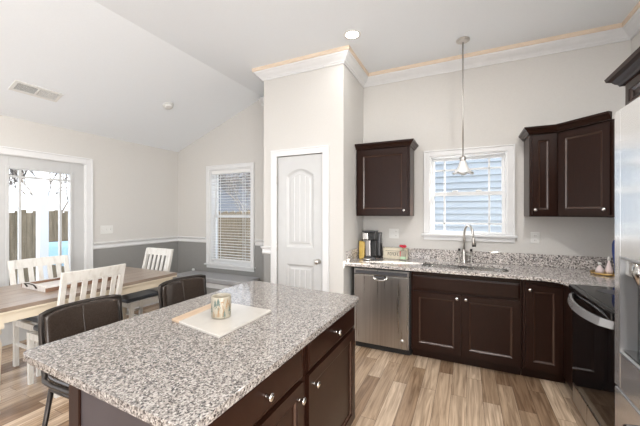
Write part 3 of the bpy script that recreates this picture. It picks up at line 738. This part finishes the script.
# slope frame: origin on ceiling slope
def on_slope(x, y): return Vector((x, y, CZ+SL*(x-CX)))
Su = Vector((1, 0, SL)).normalized(); Sv = Vector((0, 1, 0)); Sn = Vector((SL, 0, -1)).normalized()   # Sn points into the room
v = thing('ceiling_vent', on_slope(-4.0, 1.64), 'white rectangular ceiling vent with two louvred halves on the slope', 'vent')
O = on_slope(-4.0, 1.64); fm = MB()
for a in ((-.085, .085, -.20, -.17), (-.085, .085, .17, .20), (-.085, -.055, -.17, .17), (.055, .085, -.17, .17), (-.055, .055, -.008, .008)): fm.obox(O, Su, Sv, Sn, *a, 0, .010)
obj('frame', fm, M['white_pl'], v, bevel=.003)
obj('duct', MB().obox(O, Su, Sv, Sn, -.055, .055, -.17, .17, .0005, .003), M['vent_dark'], v)
for nm, ya, yb, tilt in (('louvres', -.168, -.010, .002), ('louvres', .010, .168, .004)):
    s = MB(); a = -.050
    while a < .05: s.obox(O, Su, Sv, Sn, a, a+(.002 if ya < 0 else .005), ya, yb, .003, .007); a += .011
    obj(nm, s, M['white_pl'], v)
sd = thing('smoke_detector', on_slope(-3.55, 2.83), 'small round white smoke detector on the sloped ceiling', 'smoke detector')
q = Sn.to_track_quat('Z', 'Y'); O = on_slope(-3.55, 2.83)
for nm, prof, mm in (('base', [(.068, 0), (.068, .012), (.06, .014)], 'white_pl'), ('cover', [(.056, .014), (.054, .034), (.040, .042), (.002, .044)], 'white_pl')):
    t = MB().lathe(prof, (0, 0, 0)); mb = MB().add([tuple(O+q @ Vector(w_)) for w_ in t.v], t.f, 0, True); obj(nm, mb, M[mm], sd)

# ------------------------------------------------------------------ switch and outlets
def plate(name, o, U, Nn, w, h, label, cat, gangs, kind):
    U, Nn = Vector(U), Vector(Nn); V = Vector((0, 0, 1)); t = thing(name, o, label, cat)
    obj('cover_plate', MB().obox(o, U, V, Nn, -w/2, w/2, -h/2, h/2, 0, .006), M['white_pl'], t, bevel=.002)
    for i in range(gangs):
        c = (i-(gangs-1)/2)*w/gangs*.92
        if kind[i] == 's': obj('toggle', MB().obox(o, U, V, Nn, c-.006, c+.006, -.012, .014, .006, .016), M['white_pl'], t, bevel=.001)
        else:
            for zz in (-.024, .024):
                so = obj('socket', MB().obox(o, U, V, Nn, c-.016, c+.016, zz-.014, zz+.014, .006, .009), M['white_pl'], t, bevel=.003)
                obj('slots', MB().obox(o, U, V, Nn, c-.008, c-.005, zz-.006, zz+.006, .009, .0095).obox(o, U, V, Nn, c+.005, c+.008, zz-.006, zz+.006, .009, .0095), M['slot'], so)
plate('light_switch', (LX, 2.63, 1.225), (0, 1, 0), (1, 0, 0), .165, .115, 'white triple light switch beside the back door', 'light switch', 3, 'sss')
plate('wall_outlet', (-.803, BY, 1.205), (1, 0, 0), (0, -1, 0), .118, .118, 'white double wall outlet and switch above the cream box', 'outlet', 2, 'so')
plate('wall_outlet', (.632, BY, 1.20), (1, 0, 0), (0, -1, 0), .075, .118, 'single white wall outlet under the narrow wall cabinet', 'outlet', 1, 'o')
obj_ = None

# ------------------------------------------------------------------ things on the wall counter
t = thing('coffee_maker', (-1.0, 3.60, .914), 'black and silver single cup coffee maker in the counter corner', 'coffee maker')
x0, x1 = -1.085, -.945
obj('base', MB().box(x0, x1, 3.47, 3.71, .9145, .945), M['darkgrey'], t, bevel=.008)
obj('water_tank', MB().box(x0+.005, x1+.022, 3.60, 3.72, .946, 1.225), M['darkgrey'], t, bevel=.012)
obj('column', MB().box(x0+.003, x1-.075, 3.53, 3.60, .946, 1.14), M['steel'], t, bevel=.008)
obj('side_column', MB().box(x1-.068, x1-.004, 3.53, 3.60, .946, 1.14), M['black'], t, bevel=.008)
obj('brew_head', MB().box(x0-.004, x1+.004, 3.47, 3.60, 1.142, 1.235), M['black'], t, bevel=.014)
obj('head_trim', MB().box(x0-.006, x0+.055, 3.462, 3.4695, 1.15, 1.225), M['chrome'], t, bevel=.003)
obj('handle', MB().box(x0-.01, x1+.008, 3.455, 3.60, 1.236, 1.250), M['darkgrey'], t, bevel=.005)
obj('drip_tray', MB().lathe([(.052, 0), (.052, .020), (.046, .022)], (-1.03, 3.455, .9148), 'z', 24), M['chrome'], t)
obj('power_cord', MB().tube([(x1+.0, 3.70, 1.10), (x1+.026, 3.66, 1.09), (x1+.033, 3.62, 1.03), (x1+.030, 3.60, .96), (x1+.012, 3.62, .925)], .0055, 8), M['black'], t)
t = MB().hexa([(-1.150, 3.50, .9145), (-1.092, 3.50, .9145), (-1.092, 3.545, .9145), (-1.150, 3.545, .9145)], [(-1.166, 3.55, 1.125), (-1.092, 3.55, 1.115), (-1.092, 3.575, 1.115), (-1.166, 3.575, 1.125)])
o = obj('coffee_packet', t, M['yellow'], loc=(-1.13, 3.53, .9145), bevel=.01); tag(o, 'mustard yellow packet leaning between wall and coffee maker', 'packet')
t = thing('wooden_box', (-.75, 3.72, .914), 'small cream wooden counter box with dark lettering', 'box')
bx0, bx1, by0, by1, bz0, bz1 = -.905, -.622, 3.675, 3.755, .9145, 1.040
obj('crate', MB().box(bx0, bx1, by0, by0+.01, bz0, bz1).box(bx0, bx1, by1-.01, by1, bz0, bz1).box(bx0, bx0+.01, by0+.01, by1-.01, bz0, bz1).box(bx1-.01, bx1, by0+.01, by1-.01, bz0, bz1).box(bx0+.01, bx1-.01, by0+.01, by1-.01, bz0, bz0+.01), M['box_cream'], t, bevel=.002)
lt = MB()
for i, x in enumerate((-.845, -.822, -.800, -.778, -.756, -.734)):
    lt.box(x-.003, x+.003, by0-.0015, by0, .955, .992)
    for zz in ((.989, .955) if i % 2 else (.989, .973)): lt.box(x+.003, x+.011, by0-.0015, by0, zz-.003, zz+.003)
obj('lettering', lt, M['ink'], t)
obj('lid_stripe', MB().box(bx0+.03, bx1-.075, by0-.0012, by0, 1.006, 1.010), M['ink'], t)
t = thing('flower_pot', (-.655, 3.645, .914), 'tiny white and green pot with a red bloom before the cream box', 'flower pot')
obj('pot', MB().box(-.692, -.632, 3.615, 3.667, .9145, 1.022), M['mug'], t, bevel=.005)
obj('green_band', MB().box(-.6925, -.6315, 3.6145, 3.6675, .925, .955), M['leaf'] if False else mat('mint_print', (.42, .60, .42), .5), t)
obj('red_stripe', MB().box(-.6935, -.686, 3.6142, 3.668, .955, 1.015), M['red'], t)
obj('stem', MB().tube([(-.662, 3.64, 1.022), (-.665, 3.64, 1.06)], .004, 6), M['leaf'], t)
pm = MB(); rnd = random.Random(3)
for k in range(7):
    a = k*2*PI/6; r_ = 0 if k == 6 else .020
    t2 = MB().lathe([(.001, -.015), (.011, -.011), (.016, 0), (.011, .011), (.001, .015)], (-.665+r_*1.3*math.cos(a), 3.64+r_*math.sin(a), 1.073+rnd.uniform(-.006, .008)), 'z', 10); pm.add(t2.v, t2.f, 0, True)
obj('petals', pm, M['red'], t)
# corner tray
t = thing('gold_tray', (1.14, 3.60, .914), 'round gold tray on the corner counter by the refrigerator', 'tray')
obj('dish', MB().lathe([(.11, 0), (.125, .003), (.132, .018), (.127, .018), (.120, .006), (.01, .005)], (1.135, 3.56, .9143), 'z', 36), M['gold'], t)
def bottle(name, x, y, prof, mat_, label, stop=None, n=18, z=.9203):
    t = thing(name, (x, y, z), label, 'bottle')
    obj('body', MB().lathe(prof, (x, y, z), 'z', n), mat_, t)
    if stop: obj('stopper', MB().lathe(stop, (x, y, z), 'z', n), M['white_pl'], t)
bottle('perfume_bottle', 1.072, 3.565, [(.030, 0), (.032, .02), (.022, .045), (.010, .062), (.009, .072)], M['pink'], 'short pale pink glass bottle on the gold tray', [(.012, .072), (.014, .085), (.006, .094)])
bottle('perfume_bottle', 1.135, 3.565, [(.026, 0), (.028, .03), (.016, .07), (.009, .10), (.009, .115)], M['pink'], 'tall pale pink glass bottle standing on the gold tray', [(.011, .115), (.012, .13), (.005, .15)])
bottle('blue_bottle', 1.195, 3.60, [(.016, 0), (.016, .08), (.022, .13), (.028, .19), (.028, .26), (.020, .29), (.012, .30)], M['blue'], 'slim dark blue bottle at the edge of the refrigerator')

# ------------------------------------------------------------------ things on the island
q = [(-1.335, 1.085), (-.965, 1.02), (-.962, 1.415), (-1.36, 1.43)]
Q = [Vector((*a, 0)) for a in q]
t = thing('serving_board', (-1.15, 1.24, .914), 'white marble serving board with a wooden end strip on the island', 'serving board')
lerp = lambda a, b, k: a+(b-a)*k
wa, wb_ = lerp(Q[0], Q[1], .17), lerp(Q[3], Q[2], .17)
obj('wood_strip', MB().prism([tuple(v_[:2]) for v_ in (Q[0], wa, wb_, Q[3])], .9145, .926), M['acacia'], t, bevel=.002)
obj('marble_slab', MB().prism([tuple(v_[:2]) for v_ in (wa, Q[1], Q[2], wb_)], .9145, .926), M['marble'], t, bevel=.002)
mx_, my_, mz_ = -1.133, 1.215, .9265; R_ = .049; H_ = .108
t = thing('ceramic_cup', (mx_, my_, mz_), 'cream ceramic cup printed with grey trees on the marble board', 'cup')
cw = MB().lathe([(R_-.006, 0), (R_-.001, .004), (R_, .012), (R_, H_-.004), (R_-.002, H_), (R_-.006, H_-.002), (R_-.007, H_-.02), (R_-.007, .03), (.004, .028)], (mx_, my_, mz_), 'z', 40)
obj('inner_lining', MB().lathe([(R_-.0075, .035), (R_-.0075, .066), (.003, .066)], (mx_, my_, mz_), 'z', 32), M['mug_in'], t)
def wrap(mb, poly, a0, z0, r=R_+.0007):
    # poly in (arc metres, z) -> triangle fan on the cylinder
    P = [(mx_+r*math.cos(a0+u/r), my_+r*math.sin(a0+u/r), mz_+z0+w) for u, w in poly]; mb.add(P, [tuple(range(len(P)))])
camang = math.atan2(-my_, -mx_)
tp = MB(); dp = MB()
def fir(a0, z0, s):
    s *= 1.35
    for i in range(3): wrap(tp, [(-.011*s*(1-i*.22), .008*s+i*.011*s), (.011*s*(1-i*.22), .008*s+i*.011*s), (0, .026*s+i*.011*s)], a0, z0)
    wrap(tp, [(-.0015*s, 0), (.0015*s, 0), (.0015*s, .01*s), (-.0015*s, .01*s)], a0, z0)
for k, (da, z0, s) in enumerate(((-.62, .050, .75), (-.30, .046, .95), (-1.15, .010, .9), (.95, .012, .9), (1.6, .06, .9), (2.3, .02, .9), (3.0, .05, .9), (-1.9, .05, .9), (.30, .006, .6))): fir(camang+da, z0, s)
def deer(a0, z0, s):
    s *= 1.4
    wrap(dp, [(-.012*s, .010*s), (.009*s, .012*s), (.010*s, .020*s), (-.012*s, .018*s)], a0, z0)
    for u in (-.011, -.006, .004, .008): wrap(dp, [(u*s, 0), ((u+.002)*s, 0), ((u+.002)*s, .012*s), (u*s, .012*s)], a0, z0)
    wrap(dp, [(.007*s, .018*s), (.011*s, .016*s), (.015*s, .032*s), (.010*s, .032*s)], a0, z0)
    wrap(dp, [(.010*s, .032*s), (.012*s, .032*s), (.010*s, .042*s)], a0, z0)
for da, z0, s in ((.35, .05, .9), (-.55, .012, 1.0), (.0, .014, .8), (.7, .060, .6), (.12, .074, .5), (1.2, .05, .9), (2.6, .06, .9)): deer(camang+da, z0, s)
cw.add(tp.v, tp.f, 1); cw.add(dp.v, dp.f, 2)
obj('cup_wall', cw, [M['mug'], M['tree_print'], M['deer_print']], t)

# ------------------------------------------------------------------ bar chairs
def bar_chair():
    t = thing('bar_chair', (0, 0, 0), '', 'bar chair')
    SH = .625
    prof = [(.20, SH-.02), (.17, SH), (.05, SH-.004), (-.08, SH-.010), (-.15, SH-.004), (-.19, SH+.03), (-.212, SH+.10), (-.228, SH+.18), (-.242, SH+.25), (-.250, SH+.315), (-.252, SH+.33)]
    rows = []
    for i, (x, z) in enumerate(prof):
        row = []; back = max(0, (i-5)/5)
        w = .188 if i > 4 else .20
        for k in range(13):
            s = -1+2*k/12
            row.append((x+.028*back*s*s+(.012*s*s if i > 4 else 0), w*s, z+(.018*s*s if i < 5 else 0)-(.010*s**8 if i == len(prof)-1 else 0)))
        rows.append(row)
    obj('upholstered_shell', MB().grid(rows, thick=-.03), M['leather'], t, local=True, bevel=0, sub=1)
    for s in (-.34, .34):
        sp_ = []
        for (x, z), i in zip(prof[1:], range(1, 99)):
            back = max(0, (i-5)/5); sp_.append((x+.055*back*s*s+.014, .205*s, z+.009) if i > 4 else (x, .21*s, z+.033))
    # metal rim following the sides and top of the back
    rim = [rows[i][0] for i in range(1, len(rows))]
    rim2 = rim + [rows[-1][k] for k in range(1, 12)] + [rows[i][12] for i in range(len(rows)-1, 0, -1)]
    rim2 = [(p_[0]+.006, p_[1]*1.03, p_[2]+.002) for p_ in rim2]
    obj('rim_frame', MB().tube(rim2, .0115, 8), M['tube'], t, local=True)
    for y in (0,): obj('back_seam', MB().tube([(x+.030, y, z+.004) for x, z in prof[5:-1]], .004, 6), M['leather'], t, local=True)
    fr_ = MB()
    for y in (-.17, .17): fr_.tube([(.17, y, SH-.035), (-.17, y, SH-.045)], .010, 8)
    for x in (.16, -.17): fr_.tube([(x, -.17, SH-.04), (x, .17, SH-.04)], .010, 8)
    obj('seat_frame', fr_, M['tube'], t, local=True)
    for sx, sy in ((1, 1), (1, -1), (-1, 1), (-1, -1)):
        obj('leg', MB().tube([(.16 if sx > 0 else -.17, .165*sy, SH-.04), ((.215 if sx > 0 else -.26), .215*sy, 0.001)], [.012, .010], 10), M['tube'], t, local=True)
    z = .22; k = 1-z/(SH-.04)
    P = lambda sx, sy: ((.16+.055*k) if sx > 0 else (-.17-.09*k), (.165+.05*k)*sy, z)
    fr_ = MB()
    for a, b in (((1, 1), (1, -1)), ((1, -1), (-1, -1)), ((-1, -1), (-1, 1)), ((-1, 1), (1, 1))): fr_.tube([P(*a), P(*b)], .008, 8)
    obj('foot_rail', fr_, M['tube'], t, local=True)
    return t
bc = bar_chair(); bc.location = (-1.70, .99, 0); bc['label'] = 'dark leather bar chair at the near corner of the island'
b2 = copy_tree(bc); b2.location = (-1.71, 1.655, 0); b2.rotation_euler = (0, 0, -.05); b2['label'] = 'dark leather bar chair at the far end of the island nearest the window bench'
for o_ in (bc, b2): o_['group'] = 'bar chairs along the island'

# ------------------------------------------------------------------ dining table
tb = thing('dining_table', (-3.45, 1.73, 0), 'cream dining table with a long grey brown plank top', 'table')
tx0, tx1, ty0, ty1 = -3.90, -3.0, .93, 2.51
tt = MB(); n = 6
for i in range(n): tt.box(tx0+(tx1-tx0)*i/n+.001, tx0+(tx1-tx0)*(i+1)/n-.001, ty0+.09, ty1-.09, .742, .772)
tt.box(tx0+.001, tx1-.001, ty0, ty0+.088, .742, .772).box(tx0+.001, tx1-.001, ty1-.088, ty1, .742, .772)
obj('tabletop', tt, M['table_top'], tb, bevel=.002)
obj('apron', MB().box(tx0+.03, tx0+.055, ty0+.12, ty1-.12, .655, .741).box(tx1-.055, tx1-.03, ty0+.12, ty1-.12, .655, .741).box(tx0+.12, tx1-.12, ty0+.04, ty0+.065, .655, .741).box(tx0+.12, tx1-.12, ty1-.065, ty1-.04, .655, .741), M['cream'], tb)
obj('top_edge', MB().box(tx0+.001, tx1-.001, ty0, ty1, .727, .7415), M['cream'], tb, bevel=.002)
for x in (tx0+.065, tx1-.065):
    for y in (ty0+.08, ty1-.08):
        obj('leg', MB().box(x-.04, x+.04, y-.04, y+.04, .62, .7265).lathe([(.036, .62), (.038, .58), (.028, .56), (.040, .50), (.034, .30), (.026, .14), (.034, .12), (.034, .10), (.024, .08), (.030, 0)], (x, y, 0), 'z', 20), M['cream'], tb)
# long wooden tray
tr_ = thing('table_tray', (-3.49, 1.72, .772), 'long whitewashed wooden tray with a curled metal handle on the dining table', 'tray')
ax0, ax1, ay0, ay1 = -3.69, -3.28, 1.40, 2.05; z0 = .7725
obj('tray_base', MB().box(ax0, ax1, ay0, ay1, z0, z0+.012), M['whitewash'], tr_)
for xa, xb in ((ax0-.012, ax0), (ax1, ax1+.012)):
    so = obj('tray_side', MB().box(xa, xb, ay0, ay1, z0, z0+.034), M['runner_wood'], tr_)
    obj('tray_rim', MB().box(xa-.004, xb+.004, ay0, ay1, z0+.034, z0+.038), M['whitewash'], so)
for y in (ay0, ay1-.018): obj('tray_end', MB().box(ax0, ax1, y, y+.018, z0+.012, z0+.05), M['whitewash'], tr_, bevel=.004)
for y in (ay0-.006, ay1+.006): obj('handle', MB().tube([(-3.57, y, z0+.02), (-3.57, y-.02*(1 if y < 1.7 else -1), z0+.055), (-3.49, y-.025*(1 if y < 1.7 else -1), z0+.062), (-3.41, y-.02*(1 if y < 1.7 else -1), z0+.055), (-3.41, y, z0+.02)], .006, 8), M['tube'], tr_)

# ------------------------------------------------------------------ dining chairs (front = +X)
def dining_chair():
    t = thing('dining_chair', (0, 0, 0), '', 'chair')
    W_ = .225
    for s in (-1, 1):
        y = s*W_
        mb = MB(); P = [(-.22, 0), (-.22, .45), (-.262, .72), (-.325, .985)]
        for (xa, za), (xb, zb) in zip(P, P[1:]):
            mb.hexa([(xa-.018, y-.017, za), (xa+.018, y-.017, za), (xa+.018, y+.017, za), (xa-.018, y+.017, za)], [(xb-.016, y-.017, zb), (xb+.016, y-.017, zb), (xb+.016, y+.017, zb), (xb-.016, y+.017, zb)])
        obj('back_leg', mb, M['chair'], t, local=True)
        obj('front_leg', MB().hexa([(.19, y-.014, 0), (.218, y-.014, 0), (.218, y+.014, 0), (.19, y+.014, 0)], [(.18, y-.02, .445), (.22, y-.02, .445), (.22, y+.02, .445), (.18, y+.02, .445)]), M['chair'], t, local=True)
    def rail_(zc, h, name, bow):
        xc = lambda z: -.262-(z-.72)*.238 if z > .72 else -.22-(z-.45)*.155
        mb = MB(); n = 8; pts = []
        for k in range(n+1):
            s = -1+2*k/n; pts.append((s*(W_+(.022 if bow else -.012)), -bow*.02*(1-s*s)))
        for (ya, oa), (yb, ob) in zip(pts, pts[1:]):
            mb.hexa([(xc(zc-h/2)+oa-.011, ya, zc-h/2), (xc(zc-h/2)+oa+.011, ya, zc-h/2), (xc(zc-h/2)+ob+.011, yb, zc-h/2), (xc(zc-h/2)+ob-.011, yb, zc-h/2)],
                    [(xc(zc+h/2)+oa-.011, ya, zc+h/2+.0), (xc(zc+h/2)+oa+.011, ya, zc+h/2), (xc(zc+h/2)+ob+.011, yb, zc+h/2), (xc(zc+h/2)+ob-.011, yb, zc+h/2)])
        obj(name, mb, M['chair'], t, local=True, bevel=.002)
    rail_(.95, .085, 'top_rail', 1); rail_(.555, .05, 'lower_rail', 0)
    for k in range(5):
        y = (k-2)*.078
        a, b = .575, .912; xa, xb = -.24, -.262-(b-.72)*.238-.012
        obj('slat', MB().hexa([(xa-.006, y-.019, a), (xa+.006, y-.019, a), (xa+.006, y+.019, a), (xa-.006, y+.019, a)], [(xb-.006, y-.019, b), (xb+.006, y-.019, b), (xb+.006, y+.019, b), (xb-.006, y+.019, b)]), M['chair'], t, local=True)
    sr = MB()
    for y in (-W_, W_): sr.box(-.20, .18, y-.011, y+.011, .385, .44)
    for x in (-.21, .20): sr.box(x-.011, x+.011, -W_+.02, W_-.02, .385, .44)
    obj('seat_rail', sr, M['chair'], t, local=True)
    st = MB()
    for y in (-W_, W_): st.box(-.205, .19, y-.009, y+.009, .20, .225)
    st.box(-.01, .01, -W_+.009, W_-.009, .203, .222)
    obj('stretcher', st, M['chair'], t, local=True)
    obj('seat_cushion', MB().box(-.20, .235, -.20, .20, .441, .485), M['seat_vinyl'], t, local=True, bevel=.016, seg=4)
    return t
c1 = dining_chair(); c1.location = (-3.66, 1.655, 0); c1['label'] = 'white slat back dining chair on the far side of the table by the glazed door'
c2 = copy_tree(c1); c2.location = (-3.15, 1.555, 0); c2.rotation_euler = (0, 0, PI); c2['label'] = 'white slat back dining chair on the near side of the table behind the bar chair'
c3 = copy_tree(c1); c3.location = (-3.625, 2.44, 0); c3.rotation_euler = (0, 0, -PI/2); c3['label'] = 'white slat back dining chair at the far head of the table'
for o_ in (c1, c2, c3): o_['group'] = 'dining chairs around the table'

# ------------------------------------------------------------------ window bench
t = thing('storage_bench', (-3.45, 3.6, 0), 'white bench with a grey padded top under the dining window', 'bench')
obj('bench_frame', MB().box(-4.10, -2.80, 3.42, 3.76, .06, .43).box(-4.10, -4.03, 3.41, 3.48, 0, .06).box(-2.87, -2.80, 3.41, 3.48, 0, .06).box(-4.10, -4.03, 3.70, 3.76, 0, .06).box(-2.87, -2.80, 3.70, 3.76, 0, .06), M['trim'], t, bevel=.004)
obj('front_panel', MB().box(-4.04, -2.86, 3.412, 3.4195, .12, .36), M['wainscot'], t, bevel=.002)
obj('bench_cushion', MB().box(-4.12, -2.76, 3.385, 3.765, .4305, .505), M['bench_fabric'], t, bevel=.02, seg=4)
obj('corner_finial', MB().lathe([(.02, 0), (.024, .012), (.02, .03), (.004, .036)], (-4.09, 3.74, .505), 'z', 16), M['trim'], t)

# ------------------------------------------------------------------ outside
struct('ground_outside', MB().box(-30, 20, BY+.16, 40, -.35, -.25).box(-30, LX-.16, -10, BY+.16, -.35, -.25), M['snow'])
hb = thing('neighbour_house', (1, 9, -.25), 'pale blue lap sided house wall seen through the kitchen window', 'house')
sd_ = MB()
z = -.25
while z < 6.6:
    sd_.hexa([(-2.6, 7.0, z), (3.0, 7.0, z), (3.0, 7.06, z), (-2.6, 7.06, z)], [(-2.6, 7.045, z+.128), (3.0, 7.045, z+.128), (3.0, 7.06, z+.128), (-2.6, 7.06, z+.128)]); z += .13
sd_.box(-2.6, 3.0, 7.06, 11, -.25, 6.65)
obj('siding', sd_, M['siding'], hb)
obj('roof', MB().extrude([(-2.9, 6.7, 6.6), (-2.9, 11.3, 6.6), (-2.9, 9, 8.3)], (6.2, 0, 0)), M['roof'], hb)
h2 = thing('neighbour_house', (-12, 16, -.25), 'low grey sided house beyond the fence seen through the dining window', 'house')
sd_ = MB(); z = -.25
while z < 3.6:
    sd_.hexa([(-17, 15.0, z), (-8, 15.0, z), (-8, 15.08, z), (-17, 15.08, z)], [(-17, 15.05, z+.17), (-8, 15.05, z+.17), (-8, 15.08, z+.17), (-17, 15.08, z+.17)]); z += .18
sd_.box(-17, -8, 15.08, 20, -.25, 3.65)
obj('siding', sd_, M['siding_grey'], h2)
obj('roof', MB().extrude([(-17.4, 14.6, 3.6), (-17.4, 20.4, 3.6), (-17.4, 17.5, 5.4)], (9.8, 0, 0)), M['roof'], h2)
def fence(name, a, b, label, h=1.75, zb=-.25):
    a, b = Vector(a), Vector(b); d_ = b-a; Ln = d_.length; U = d_.normalized(); Nn = Vector((U.y, -U.x, 0)); V = Vector((0, 0, 1))
    t = thing(name, (a.x, a.y, zb), label, 'fence'); o = Vector((a.x, a.y, zb))
    mb = MB(); u = 0; i = 0
    while u < Ln-.1: mb.obox(o, U, V, Nn, u, u+.10, .05, h+.04*math.sin(i*2.1), 0, .02); u += .106; i += 1
    obj('boards', mb, M['fence'], t)
    obj('rails', MB().obox(o, U, V, Nn, 0, Ln, .35, .44, -.05, -.001).obox(o, U, V, Nn, 0, Ln, h-.35, h-.26, -.05, -.001), M['fence'], t)
    u = 0
    while u <= Ln: obj('post', MB().obox(o, U, V, Nn, u-.05, u+.05, 0, h+.05, -.15, -.051), M['fence'], t); u += 2.4
fence('wooden_fence', (-9.2, 8.6, 0), (-3.0, 8.6, 0), 'weathered wooden fence seen through the dining window')
fence('wooden_fence', (-9.2, 0.5, 0), (-9.2, 8.4, 0), 'weathered wooden fence seen through the glazed back door')
def tree(x, y, h, seed, label, r0=.065):
    rnd = random.Random(seed); t = thing('bare_tree', (x, y, -.25), label, 'tree', 'bare winter trees')
    segs = []
    def grow(p, d, ln, r, depth):
        pts = [p]; rs = [r]
        for i in range(3):
            d = (d+Vector((rnd.uniform(-.18, .18), rnd.uniform(-.18, .18), rnd.uniform(-.02, .12)))).normalized()
            p = p+d*ln/3; pts.append(p); rs.append(r*(1-.22*(i+1)))
        segs.append((pts, rs, depth))
        if depth < 6:
            for k in range(3 if depth < 4 else 2):
                a = rnd.uniform(0, 2*PI); nd = (d+Vector((math.cos(a), math.sin(a), rnd.uniform(.0, .6)))*.62).normalized()
                grow(pts[rnd.choice((2, 3))], nd, ln*rnd.uniform(.6, .78), r*.52, depth+1)
    grow(Vector((x, y, -.25)), Vector((0, 0, 1)), h*.30, r0, 0)
    tk = MB(); bm_ = MB()
    for pts, rs, dpt in segs: (tk if dpt == 0 else bm_).tube(pts, [max(r_, .011) for r_ in rs], 6 if dpt < 2 else 4)
    obj('trunk', tk, M['bark'], t); obj('branches', bm_, M['bark'], t)
trees = [(-10.4, 2.4, 4.6, 1, 'leftmost bare tree behind the fence seen through the glazed door'), (-11.0, 4.6, 5.0, 2, 'middle bare tree behind the fence seen through the glazed door'), (-10.6, 7.0, 4.6, 3, 'rightmost bare tree behind the fence seen through the glazed door'),
         (-6.6, 9.9, 4.6, 5, 'bare tree behind the fence seen through the right of the dining window'), (-9.4, 11.6, 5.0, 6, 'bare tree farther back seen through the left of the dining window'), (-15.5, 4.6, 6, 8, 'bare tree farthest back beyond the glazed door')]
for a in trees: tree(*a)
o = obj('porch_post', MB().box(-6.38, -6.26, 2.60, 2.72, -.25, 2.7).box(-6.41, -6.23, 2.57, 2.75, -.25, -.05), M['post'], loc=(-6.32, 2.66, -.25)); tag(o, 'white square porch post standing outside the glazed door', 'post')
struct('patio_slab', MB().box(-6.6, LX-.16, -1, 3.6, -.249, -.1), M['snow'])
t = thing('patio_table', (-7.0, 3.45, -.25), 'patio table under a pale blue cover outside the glazed door', 'table')
obj('cover', MB().box(-7.5, -6.6, 3.15, 3.85, .45, .88), M['blue_cover'], t, bevel=.08, seg=4)
for x in (-7.4, -6.7):
    for y in (3.22, 3.78): obj('leg', MB().box(x-.03, x+.03, y-.03, y+.03, -.25, .47), M['black'], t)
